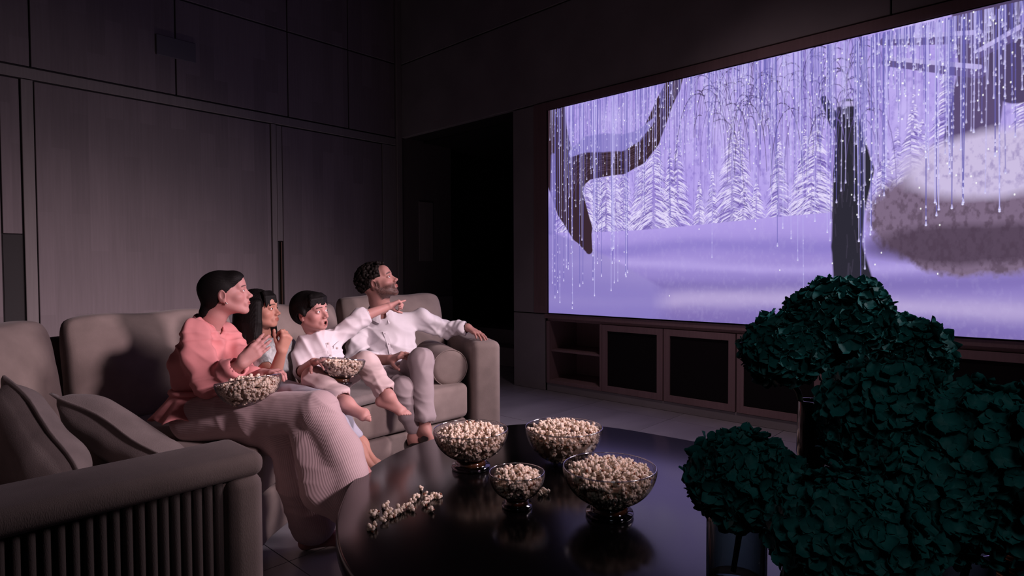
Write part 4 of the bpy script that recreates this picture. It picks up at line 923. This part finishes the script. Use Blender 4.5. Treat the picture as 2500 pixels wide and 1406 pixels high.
sh.cap(e2+(ER-e2)*.2, ER, .034, .034, .007, sub=True); sh.cap(e3+(EL-e3)*.2, EL, .034, .034, .007, sub=True); sh.cap(nk+V((0, 0, .1)), nk-V((0, 0, .05)), .046, .046, .008, sub=True)
fig_mesh('tee', [(sh, .005)], GIRL, m_silver, disp=lambda W: folds(W, .006, 44, [CR+CU, CR-CU], 34))
tr = Blob(); tr.ell(PE-V((0, 0, .01)), (.125, .105, .08), Rt, .04)
for K_, A_ in ((KR, AR), (KL, AL)): c_ = A_-(A_-K_)*.16; tr.chain([PE, K_, (K_+c_)/2, c_], [.075, .062, .050, .040], .025); q = nrm(c_-K_); tr.cap(c_-q*.015, c_+q*.06, .033, .034, .007, sub=True)
fig_mesh('trousers', [(tr, .005)], GIRL, m_blue, disp=lambda W: folds(W, .004, 50, [CU+CR, CR], 44))
hb = Blob(); hb.ell((0, -.024, .034), (.082, .102, .090), k=.01); r = np.random.RandomState(12)
for i in range(44): x = -.062+.124*i/43; hb.chain([(x*.7, .050, .092), (x*.95, .090-abs(x)*.45, .070), (x+r.uniform(-.006, .006), .0985-abs(x)*.50, .026+r.uniform(-.009, .009)+abs(x)*-.2)], [.012, .008, .0028], .005)
for i in range(64):
    t = math.radians(r.uniform(38, 322)); s_, c_ = math.sin(t), math.cos(t)
    if c_ > .0 and abs(s_) < .80: continue
    p0 = V((s_*.078, c_*.095-.024, .04)); p1 = V((s_*.094, c_*.10-.030, -.07)); p2 = V((s_*r.uniform(.09, .125), c_*.105-.035, -.19)); p3 = V((s_*r.uniform(.08, .13), c_*.11-.03, r.uniform(-.30, -.24)))
    hb.chain([p0, p1, p2, p3], [.020, .020, .017, .006], .008)
hb.ell((0, .112, -.034), (.062, .052, .066), k=.006, sub=True)
for x in (-1, 1): hb.ell((x*.068, .084, -.035), (.026, .026, .052), k=.006, sub=True)
hb.cap((0, .12, -.12), (0, .10, -.40), .06, .05, .01, sub=True)
H.hair(hb, .0036, lambda W: .0009*np.sin(np.arctan2(W[:, 0], W[:, 1]+.02)*90+5*np.sin(W[:, 2]*14)))
# ================================================================== the woman
WOM = empty('person', at(495, 1050, 2.66), 'woman in a coral blouse and pale ribbed wide trousers, the nearest of the four people', 'person')
hd = at(551, 716, 2.76); nk = at(512, 792, 2.76)
SR, SL, CH, BE, PE = at(478, 815, 2.64), at(548, 818, 2.86), at(492, 870, 2.74), at(484, 935, 2.72), at(490, 1000, 2.68)
H = Head(WOM, 'woman', hd, face_dir(-19, 9), up_dir(-2), .94, nk, .047, WOM, smile=1, gaze=(0, 1, .06))
ER, WR = at(515, 940, 2.60), at(590, 888, 2.54); EL, WL = at(600, 935, 2.80), at(640, 912, 2.66)
arms = Blob(); arms.cap(ER, WR, .038, .024, .02); hand(arms, WR, at(642, 840, 2.59)-WR, CF*.95-CR*.25, 1, [(.03, .08, .05)]*4, .93, .07, thumb=(.2, .35))
arms.cap(EL, WL, .036, .024, .02); hand(arms, WL, at(690, 905, 2.60)-WL, -CU*.8-CR*.1+CF*.1, -1, [(.25, .55, .5)]*4, .95, .06, thumb=(.6, .2))
KR, AR = at(778, 1003, 2.40), at(905, 1185, 2.34); KL, AL = at(712, 1075, 2.50), at(765, 1290, 2.60)
trunk = Blob(); trunk.cap(SR, SL, .032, .032, .02); trunk.cap(CH, PE, .068, .075, .03); trunk.cap(nk, CH, .042, .05, .02); trunk.cap(PE, KR, .085, .055, .04); trunk.cap(KR, AR, .05, .032, .03); trunk.cap(PE, KL, .085, .055, .04); trunk.cap(KL, AL, .05, .032, .03); trunk.cap(SR, ER, .032, .032, .02); trunk.cap(SL, EL, .032, .032, .02)
ft = Blob(); foot(ft, AR, nrm(CR*.9-CU*.5), V((0, 0, 1))+CR*.4, .92, 1); AL0 = V((AL[0], AL[1], .085)); foot(ft, AL0, nrm((CR[0], CR[1]+.3, 0)), (0, 0, 1), .92, -1)
join_head([(arms, .0026), (ft, .0035), (trunk, .010)], H, WOM)
hb = Blob(); hb.ell((0, -.024, .030), (.078, .099, .086), k=.01); hb.ell((0, .046, .060), (.060, .050, .044), k=.02); hb.ell((0, -.060, -.020), (.060, .050, .055), k=.03); hb.ell((0, -.098, -.078), (.034, .030, .034), k=.02); hb.cap((0, -.075, -.04), (0, -.10, -.08), .034, .028, .02)
hb.ell((0, .128, .004), (.076, .078, .070), k=.004, sub=True)
for x in (-1, 1): hb.ell((x*.080, .050, -.044), (.045, .052, .055), k=.006, sub=True); hb.ell((x*.082, -.008, -.014), (.020, .021, .030), k=.004, sub=True)
hb.ell((0, -.03, -.125), (.07, .06, .055), k=.01, sub=True)
H.hair(hb, .0028, lambda W: .0005*np.sin(np.arctan2(W[:, 0], W[:, 2])*80+3*np.sin(W[:, 1]*30)))
b = MB(); p = H.world(np.array([[.080, .002, -.044]]))[0]; b.ball(p, .0045, 1); b.ball(p+CR*.006-CU*.002, .003, 1); b.build('earring', m_metal, WOM, smooth=True)
xa = nrm(SL-SR); ya = CR; Rt = frame(CR, CH-PE+V((0, 0, .1)))
sh = Blob(); sh.cap(SR, SL, .050, .050, .04); sh.ell(CH, (.115, .105, .14), Rt, .04); sh.ell((CH+BE)/2-CR*.010, (.112, .108, .12), Rt, .04); sh.ell(BE, (.108, .10, .09), Rt, .04); sh.cap(nk-V((0, 0, .035)), CH, .050, .08, .04); sh.cap(at(498, 783, 2.78), CH, .040, .08, .03); sh.cap(at(498, 783, 2.76), SR, .040, .050, .03)
mid = (SR+ER)/2-CR*.012; sh.chain([SR, mid, ER], [.052, .064, .068], .03); e2 = ER+(WR-ER)*.72; sh.chain([ER, e2], [.066, .054], .03); sh.cap(e2-(WR-ER)*.16, e2, .057, .054, .005); sh.cap(e2-(WR-ER)*.06, WR, .034, .040, .007, sub=True)
sh.chain([SL, EL, EL+(WL-EL)*.4], [.06, .07, .055], .03)
sh.cap(nk+V((0, 0, .1)), nk-V((0, 0, .035)), .056, .050, .008, sub=True); sh.cap(nk+CR*.06+V((0, 0, .02)), CH+CR*.12+V((0, 0, .05)), .040, .008, .008, sub=True)
blz = fig_mesh('blouse', [(sh, .0055)], WOM, m_coral, disp=lambda W: folds(W, .020, 34, [CR+CU*.25, CR-CU*.2, CR+CU], 54)+folds(W, .007, 85, [CR+CU*.4, CU], 55))
# waist tie and flared peplum
n, mrow = 64, 10; vs = []; up_ = nrm(CH-PE)
tc = BE+(PE-BE)*.35
for j in range(mrow+1):
    f_ = j/mrow
    for i in range(n):
        t = 2*math.pi*i/n; d = CR*math.cos(t)+CF*math.sin(t); rad = .112+.068*f_**1.2+.016*f_*math.sin(7*t+1.3)+.008*f_*math.sin(13*t)
        back_ = .5-.5*math.cos(t); vs.append(tc+d*rad-up_*(.088*f_*(1+.10*back_-.1*math.cos(t)))+V((0, 0, .012*f_*math.sin(7*t))))
o = link('peplum', mesh('peplum', vs, np.array([(j*n+i, (j+1)*n+i, (j+1)*n+(i+1) % n, j*n+(i+1) % n) for j in range(mrow) for i in range(n)])), blz, m_coral); x = o.modifiers.new('thick', 'SOLIDIFY'); x.thickness = .004
b = MB(); b.tube([tc+up_*.008+(CR*math.cos(t)+CF*math.sin(t))*.112 for t in np.linspace(0, 2*math.pi, 40)], .013, 8); b.build('waist_tie', m_coral, blz, smooth=True)
b = MB(); n = 26; vs = []
for i in range(n):
    t = .75+(2*math.pi-1.5)*i/(n-1); d = CR*math.cos(t)+CF*math.sin(t); p = nk+V((0, 0, .010))-CR*.010+d*.058-V((0, 0, .05))*max(0, math.cos(t))
    vs += [p-V((0, 0, .022)), p+d*.004-V((0, 0, .022)), p+V((0, 0, .018))-d*.004, p-d*.008+V((0, 0, .018))]
b.add(vs, [(4*i+k, 4*i+(k+1) % 4, 4*(i+1)+(k+1) % 4, 4*(i+1)+k) for i in range(n-1) for k in range(4)]); b.build('stand_collar', m_coral, blz)
# wide ribbed trousers, right leg crossed over
segs = []
tr = Blob(); tr.ell(PE-V((0, 0, .035)), (.118, .130, .095), None, .05)
hr, hl = PE-CF*.045+V((0, 0, -.03)), PE+CF*.09+V((0, 0, -.035))
tr.chain([hr, (hr+KR)/2+V((0, 0, .005)), KR], [.100, .090, .078], .03); segs += [(hr, KR)]
fA = (CF, .72); sAR = at(832, 1105, 2.36)
tr.cap(KR, sAR, .074, .080, .025, flat=(nrm(np.cross(sAR-KR, CF)), 1.0)); e1 = at(858, 1205, 2.33); tr.cap(sAR, e1, .080, .096, .025); segs += [(KR, e1)]
tr.cap(at(745, 1035, 2.40), at(800, 1190, 2.32), .070, .105, .02, flat=(CF, 1.5)); tr.cap(at(800, 1190, 2.32), at(835, 1240, 2.30), .105, .06, .02, flat=(CF, 1.5))
tr.chain([hl, KL], [.098, .085], .03); segs += [(hl, KL)]
h1, h2 = at(738, 1170, 2.50), at(765, 1275, 2.56); tr.cap(KL, h1, .088, .098, .02); tr.cap(h1, h2, .098, .095, .02, flat=(CF, 1.2)); segs += [(KL, at(765, 1280, 2.56))]
tr.cut((0, 0, .015), (0, 0, -1))
tw, tq = tr.mesh(.0058); tw = relax(tw, tq, 2, .45)
tw = tw+vnormals(tw, tq)*(folds(tw, .009, 26, [CR, CR+CU*.3], 64)*np.clip((1.0-(tw[:, 2]))*1.6-.4, 0.15, 1)+folds(tw, .004, 60, [CR+CU, CR-CU*.6], 65))[:, None]
best = np.full(len(tw), 9.); rib = np.zeros(len(tw))
for a, b_ in segs:
    d = b_-a; L = d @ d; q = tw-a; t = np.clip((q @ d)/L, 0, 1); c = q-t[:, None]*d; dist = np.linalg.norm(c, axis=1)
    dn = nrm(d); e1_ = nrm(CF-dn*(CF @ dn)); e2_ = np.cross(dn, e1_); ang = np.arctan2(c @ e2_, -(c @ e1_)); m_ = dist < best; best[m_] = dist[m_]; rib[m_] = (ang*.10)[m_]
me = mesh('trousers', tw, tq); a_ = me.attributes.new('rib', 'FLOAT', 'POINT'); a_.data.foreach_set('value', rib.astype(np.float32)); link('trousers', me, WOM, m_knit)
# ------------------------------------------------------------------ bowls of popcorn
def kernel(seed):
    r = np.random.RandomState(seed); b = MB()
    for i in range(r.randint(5, 8)):
        d = nrm(r.randn(3)); b.ball(d*r.uniform(.0035, .0060), r.uniform(.0032, .0050)*np.array([1, 1, .9]), 1)
    if seed % 2 == 0: b.mi = 1; b.ball(nrm(r.randn(3))*.0050, .0029, 1)
    v = np.array(b.v); v += .0006*np.sin(v[:, [1, 2, 0]]*1400+seed); b.v = [tuple(p) for p in v]; return b
KS = []
for i in range(7):
    b = kernel(i); me = mesh('popcorn', b.v, b.f); me.materials.append(M['corn']); me.materials.append(M['hull']); me.polygons.foreach_set('material_index', np.array(b.m, np.int32)); KS.append((me, np.array(b.v), b.f, b.m))
def corn_obj(p, label, group, s=1.0):
    o = link('popcorn', KS[RNG.randint(7)][0]); o.location = [float(c) for c in p]; o.rotation_euler = RNG.uniform(0, 6.28, 3); o.scale = (s,)*3
    return tag(o, label, 'popcorn', group)
def bowl(c, R, H, ftr, label, corn_label, ribs=84, footed=True, amber=True, nsurf=60, tilt=None, dome=.03, plain=False, fill=.80, nstuff=420, ks=1.4):
    """footed glass bowl, base centre c; tilt = rotation matrix for bowls in laps"""
    c = V(c); T = np.eye(3) if tilt is None else tilt
    fh = H*.22 if footed else 0.0
    e = empty('glass_bowl', c, label, 'bowl'); e.rotation_euler = Matrix(T.tolist()).to_euler()
    n = ribs*6 if not plain else 72; hb = H-fh; prof = []
    for i in range(17):
        t = i/16; a = t*math.pi/2*.97; rr = R*math.sin(a)**.80 if i else .0; zz_ = fh+hb*(1-math.cos(a))**.95; prof.append((max(rr, .001), zz_, 0 if i < 2 or i > 15 else 1))
    inn = [(max(r_-.004, .0008), z_+.003, 0) for r_, z_, q in prof[:-1]]+[(R-.004, prof[-1][1], 0)]
    b = MB(); b.lathe(prof, n, ribs=ribs, amp=0 if plain else .0021); o = b.build('glass_wall', M['glass'], None, smooth=True); o.parent = e
    b = MB(); b.lathe([(R+.0015*math.cos(t)-.002, prof[-1][1]+.0022*math.sin(t)) for t in np.linspace(0, 2*math.pi, 9)[:-1]], 72, close=True); o = b.build('rim', M['rim'], None, smooth=True); o.parent = e
    if footed:
        b = MB(); b.lathe([(.001, fh), (ftr*.80, fh+.004), (ftr*.82, fh*.75), (ftr*.84, fh*.5), (ftr*1.0, fh*.45), (ftr*1.03, fh*.22), (ftr, 0), (.001, 0)], n if not plain else 72, ribs=ribs, amp=.0006); o = b.build('foot', M['foot'], None, smooth=True); o.parent = e
        b = MB(); b.lathe([(.001, fh*.98), (ftr*.77, fh*.98), (ftr*.79, fh*.5), (.001, fh*.5)], 48); o = b.build('amber_stem' if amber else 'stem', M['amber'] if amber else M['hull'], None, smooth=True); o.parent = e
    def inner(z):                       # inner radius at height z
        a = math.acos(np.clip(1-((max(z-fh, 0))/hb)**(1/.95), -1, 1)); return R*math.sin(min(a, math.pi/2*.97))**.80-.011
    zt = fh+hb*fill; rt_ = inner(zt); loc = []
    b = MB()
    for i in range(nstuff):
        if i < nstuff*.58: z = RNG.uniform(fh+.018, zt); rr = (inner(z)-.002)*RNG.uniform(.92, 1.0)
        else: z = zt; rr = rt_*math.sqrt(RNG.rand())*.97; z = zt+dome*(1-(rr/rt_)**2)-.006+RNG.uniform(-.006, 0)
        t = RNG.uniform(0, 6.283); p = V((max(rr, .004)*math.cos(t), max(rr, .004)*math.sin(t), z)); k = KS[RNG.randint(7)]
        q = np.array(Matrix.Rotation(RNG.uniform(0, 6.28), 3, nrm(RNG.randn(3)))); b.mi = 0; n0 = len(b.v); b.v += [tuple(v) for v in (k[1]*ks) @ q.T+p]; b.f += [tuple(x+n0 for x in f) for f in k[2]]; b.m += k[3]
    b.v = [tuple(v) for v in np.array(b.v) @ T.T+c]
    o = b.build('popcorn_fill', [M['corn'], M['hull']], None, smooth=True); tag(o, corn_label.replace('popcorn piece', 'popcorn filling'), 'popcorn', None, 'stuff')
    # solid heart of the heap, so it is not hollow
    b = MB(); pr = [(.001, fh+.016)]+[(max(inner(z)-.012, .002), z) for z in np.linspace(fh+.02, zt-.022, 7)]+[(rt_*.7, zt+dome*.2-.036), (.001, zt+dome-.048)]
    b.lathe(pr, 28); v = np.array(b.v); v = v @ T.T+c; b.v = [tuple(p) for p in v]; hh = b.build('popcorn_heart', M['heart'], None, smooth=True); hh.parent = o; hh['kind'] = 'stuff'
    for i in range(nsurf):
        a = i*2.399963; f_ = math.sqrt((i+.5)/nsurf); rr = rt_*.96*f_+RNG.uniform(-.003, .003); z = zt+dome*(1-f_*f_)+RNG.uniform(-.002, .007)
        corn_obj(T @ V((rr*math.cos(a), rr*math.sin(a), z))+c, corn_label, corn_label.replace('popcorn piece', 'popcorn pieces'), ks*RNG.uniform(.95, 1.25))
    return e
bowl(at(1150, 1137, 2.38)*[1, 1, 0]+V((0, 0, TZ)), .147, .163, .075, 'ribbed footed glass bowl of popcorn, leftmost on the black table', 'popcorn piece heaped in the leftmost footed bowl on the table', nsurf=62)
bowl(at(1377, 1128, 2.46)*[1, 1, 0]+V((0, 0, TZ)), .158, .150, .05, 'plain smooth footless glass bowl heaped with popcorn at the far side of the table', 'popcorn piece heaped in the plain smooth bowl', footed=False, plain=True, nsurf=70, dome=.034, fill=.84, nstuff=330)
bowl(at(1488, 1251, 1.92)*[1, 1, 0]+V((0, 0, TZ)), .148, .163, .074, 'largest ribbed footed glass bowl of popcorn, nearest the bouquet', 'popcorn piece heaped in the ribbed bowl nearest the bouquet', nsurf=62)
bowl(at(1262, 1236, 1.99)*[1, 1, 0]+V((0, 0, TZ)), .092, .122, .049, 'small ribbed glass bowl of popcorn between the larger bowls', 'popcorn piece heaped in the small bowl', amber=False, nsurf=34, ribs=64, nstuff=190, dome=.018)
def tiltm(ax, deg): return np.array(Matrix.Rotation(math.radians(deg), 3, Vector(ax)))
bowl(at(614, 990, 2.46), .128, .115, .05, 'ribbed glass bowl of popcorn in the lap of the woman in coral', 'popcorn piece in the bowl on the woman\'s lap', footed=False, nsurf=46, nstuff=420, dome=.022, tilt=tiltm(CF, -9) @ tiltm(CR, -6), fill=.78)
bowl(at(831, 938, 2.84), .104, .125, .052, 'ribbed glass bowl with an amber foot tilted in the boy\'s lap', 'popcorn piece in the bowl on the boy\'s lap', nsurf=20, nstuff=260, tilt=tiltm(CF, 4) @ tiltm(CR, -8), fill=.74, dome=.01)
sp = [(1028, 1192), (1040, 1207), (1050, 1213), (1061, 1208), (1072, 1209), (1020, 1210), (1010, 1217), (1041, 1222), (1036, 1229), (1003, 1225), (998, 1233), (1006, 1240), (990, 1235), (985, 1242), (978, 1246), (970, 1251), (963, 1256), (955, 1258), (946, 1250), (940, 1258), (937, 1266), (944, 1232), (938, 1234), (921, 1248), (915, 1255), (911, 1251), (904, 1286), (912, 1281), (907, 1291), (1053, 1242), (1325, 1197), (1334, 1201), (1318, 1204), (950, 1246), (975, 1238)]
for k, (x, y) in enumerate(sp):
    r_ = CF+CR*(x-CX)/FPX+CU*(CY-y)/FPX; P_ = CP+r_*(TZ+.010-CAMZ)/r_[2]
    lab = 'popcorn piece lying on the table beside the small bowl' if x > 1200 else ('popcorn piece fallen apart from the spilled trail, at its near end' if y > 1275 else ('popcorn piece fallen just below the far end of the spilled trail' if (x, y) == (1053, 1242) else 'popcorn piece in the spilled trail on the black table'))
    corn_obj(P_, lab, 'spilled popcorn on the table' if 'trail on' in lab else ('popcorn beside the small bowl' if x > 1200 else ('near end popcorn' if y > 1275 else None)), RNG.uniform(1.35, 1.7))
# ------------------------------------------------------------------ hydrangeas in vases
def floret_mesh(seed):
    r = np.random.RandomState(seed); vs, fs = [], []
    for q in range(4):
        a0 = q*math.pi/2+r.uniform(-.15, .15); L, Wd = r.uniform(.021, .026), r.uniform(.012, .0145); n0 = len(vs); cup = r.uniform(-.1, .55); tw = r.uniform(-.35, .35); wv = r.uniform(0, 6)
        for i in range(6):
            t = i/5; hw = Wd*(math.sin(math.pi*min(t*.86+.10, 1))**.6)*(1 if t < .99 else .35)
            for j in range(5):
                s_ = j/2-1; x = L*t*(1-.08*s_*s_); y = hw*s_; z = cup*L*t*t+.004*s_*s_*t+tw*y*t+.0016*math.sin(5*t+3*s_+wv)
                vs.append((x*math.cos(a0)-y*math.sin(a0), x*math.sin(a0)+y*math.cos(a0), z))
        for i in range(5):
            for j in range(4): fs.append((n0+i*5+j, n0+(i+1)*5+j, n0+(i+1)*5+j+1, n0+i*5+j+1))
    me = mesh('floret', vs, fs); me.materials.append(M['petal']); return me
FM = [floret_mesh(i) for i in range(8)]
def bloom(c, R, label, stem_to, n=230, sq=(1, 1, .92), seed=0, s=1.0):
    c = V(c); r = np.random.RandomState(seed); e = empty('hydrangea', c, label, 'flower')
    b = MB(); b.ball((0, 0, 0), np.array(sq)*R*.80, 3); o = b.build('flower_heart', M['core'], None, smooth=True); o.parent = e
    for i in range(n):
        z = 1-2*(i+.5)/n; a = i*2.399963+r.uniform(-.1, .1); d = V((math.sqrt(1-z*z)*math.cos(a), math.sqrt(1-z*z)*math.sin(a), z))
        if z < -.88: continue
        lump = 1+.05*math.sin(3.1*d[0]*2+seed)+.05*math.sin(4.2*d[1]*2+2*seed)+.04*math.sin(5*d[2]+seed)
        p = d*np.array(sq)*R*(.93+.08*r.rand())*lump; q = Vector(nrm(d+.24*r.randn(3))).to_track_quat('Z', 'Y'); q = q @ Vector((0, 0, 1)).rotation_difference(Vector((0, 0, 1)))
        o = bpy.data.objects.new('floret', FM[r.randint(8)]); COL.objects.link(o); o.parent = e; o.location = p; m_ = q.to_matrix() @ Matrix.Rotation(r.uniform(0, 6.28), 3, 'Z'); o.rotation_euler = m_.to_euler(); o.scale = (s*r.uniform(.85, 1.15),)*3
    st = V(stem_to)-c; b = MB(); b.tube([V((0, 0, -R*.5)), st*.5+V((.01, 0, 0)), st], [.007, .006, .005], 8); o = b.build('stem', M['stem'], None, smooth=True); o.parent = e
    return e
bloom(at(1817, 1174, 1.12), .095, 'round teal hydrangea alone in the short glass vase, lowest at the left', at(1790, 1395, 1.13), seed=1, sq=(1, 1, .88))
bloom(at(1912, 855, 1.30), .078, 'teal hydrangea hanging out to the left of the tall vase', at(1978, 1060, 1.30), n=190, seed=2)
bloom(at(2050, 792, 1.32), .109, 'topmost teal hydrangea standing in front of the screen', at(1984, 1060, 1.30), n=270, seed=3, sq=(1, 1, .82))
bloom(at(2208, 865, 1.30), .080, 'teal hydrangea on the right of the tall vase, below the topmost one', at(1990, 1060, 1.32), n=200, seed=4)
bloom(at(2160, 1030, 1.00), .100, 'teal hydrangea in the middle of the bouquet, below the topmost ones', at(2180, 1400, .98), n=295, seed=5, sq=(1, 1, 1.0), s=.82)
bloom(at(2415, 1150, .90), .122, 'teal hydrangea at the right edge of the photo', at(2350, 1420, .90), n=298, seed=6, sq=(1, 1, 1.1), s=.78)
bloom(at(2072, 1318, .82), .096, 'teal hydrangea lowest in the bouquet, cut by the bottom edge', at(2120, 1560, .82), n=298, seed=7, s=.74)
bloom(at(2270, 1200, .90), .100, 'teal hydrangea deep in the bouquet between the lowest and the rightmost', at(2250, 1500, .90), n=270, seed=8, s=.76)
def vase(c, prof, label, m, water=None, n=48):
    e = empty('glass_vase', c, label, 'vase'); b = MB(); t = .004
    b.lathe(prof+[(max(r_-t, .001), z_+(t if i == len(prof)-1 else 0)) for i, (r_, z_) in enumerate(prof[::-1])], n); o = b.build('vase_wall', m, None, smooth=True); o.parent = e
    if water: b = MB(); b.lathe([(.001, .012), (water[0], .012), (water[0], water[1]), (.001, water[1])], n); o = b.build('water', M['foot'], None, smooth=True); o.parent = e
    return e
v = at(1798, 1300, 1.13); vase((v[0], v[1], TZ), [(.001, .0), (.05, 0), (.054, .01), (.054, v[2]-TZ+.03), (.053, v[2]-TZ+.035)], 'short straight glass vase holding the lowest left hydrangea', M['vase'], (.049, .20))
v = at(1982, 980, 1.30); zt = v[2]-TZ; vase((v[0], v[1], TZ), [(.001, 0), (.05, 0), (.052, .008), (.012, .03), (.010, zt-.21), (.022, zt-.16), (.030, zt-.11), (.028, zt), (.027, zt+.003)], 'tall smoked glass vase on a thin stem behind the bouquet', M['smoke'])
v = at(2150, 1330, .99); vase((v[0], v[1], TZ), [(.001, .0), (.05, 0), (.054, .01), (.05, v[2]-TZ), (.049, v[2]-TZ+.003)], 'glass vase mostly hidden behind the lowest hydrangea', M['vase'])
v = at(2350, 1335, .90); vase((v[0], v[1], TZ), [(.001, .0), (.036, 0), (.038, .01), (.040, v[2]-TZ), (.039, v[2]-TZ+.003)], 'teal tinged glass vase holding the rightmost hydrangea', M['vase'])
v = at(2515, 1350, 1.05); zt = v[2]-TZ
prof = [(.001, 0)]+[(.045+.022*math.sin(math.pi*t)+.0012*math.sin(t*150), zt*t) for t in np.linspace(0, 1, 110)]
e = empty('ribbed_vase', (v[0], v[1], TZ), 'dark ribbed round vase cut off at the bottom right corner', 'vase'); b = MB(); b.lathe(prof, 40); o = b.build('vase_body', M['bronze'], None, smooth=True); o.parent = e
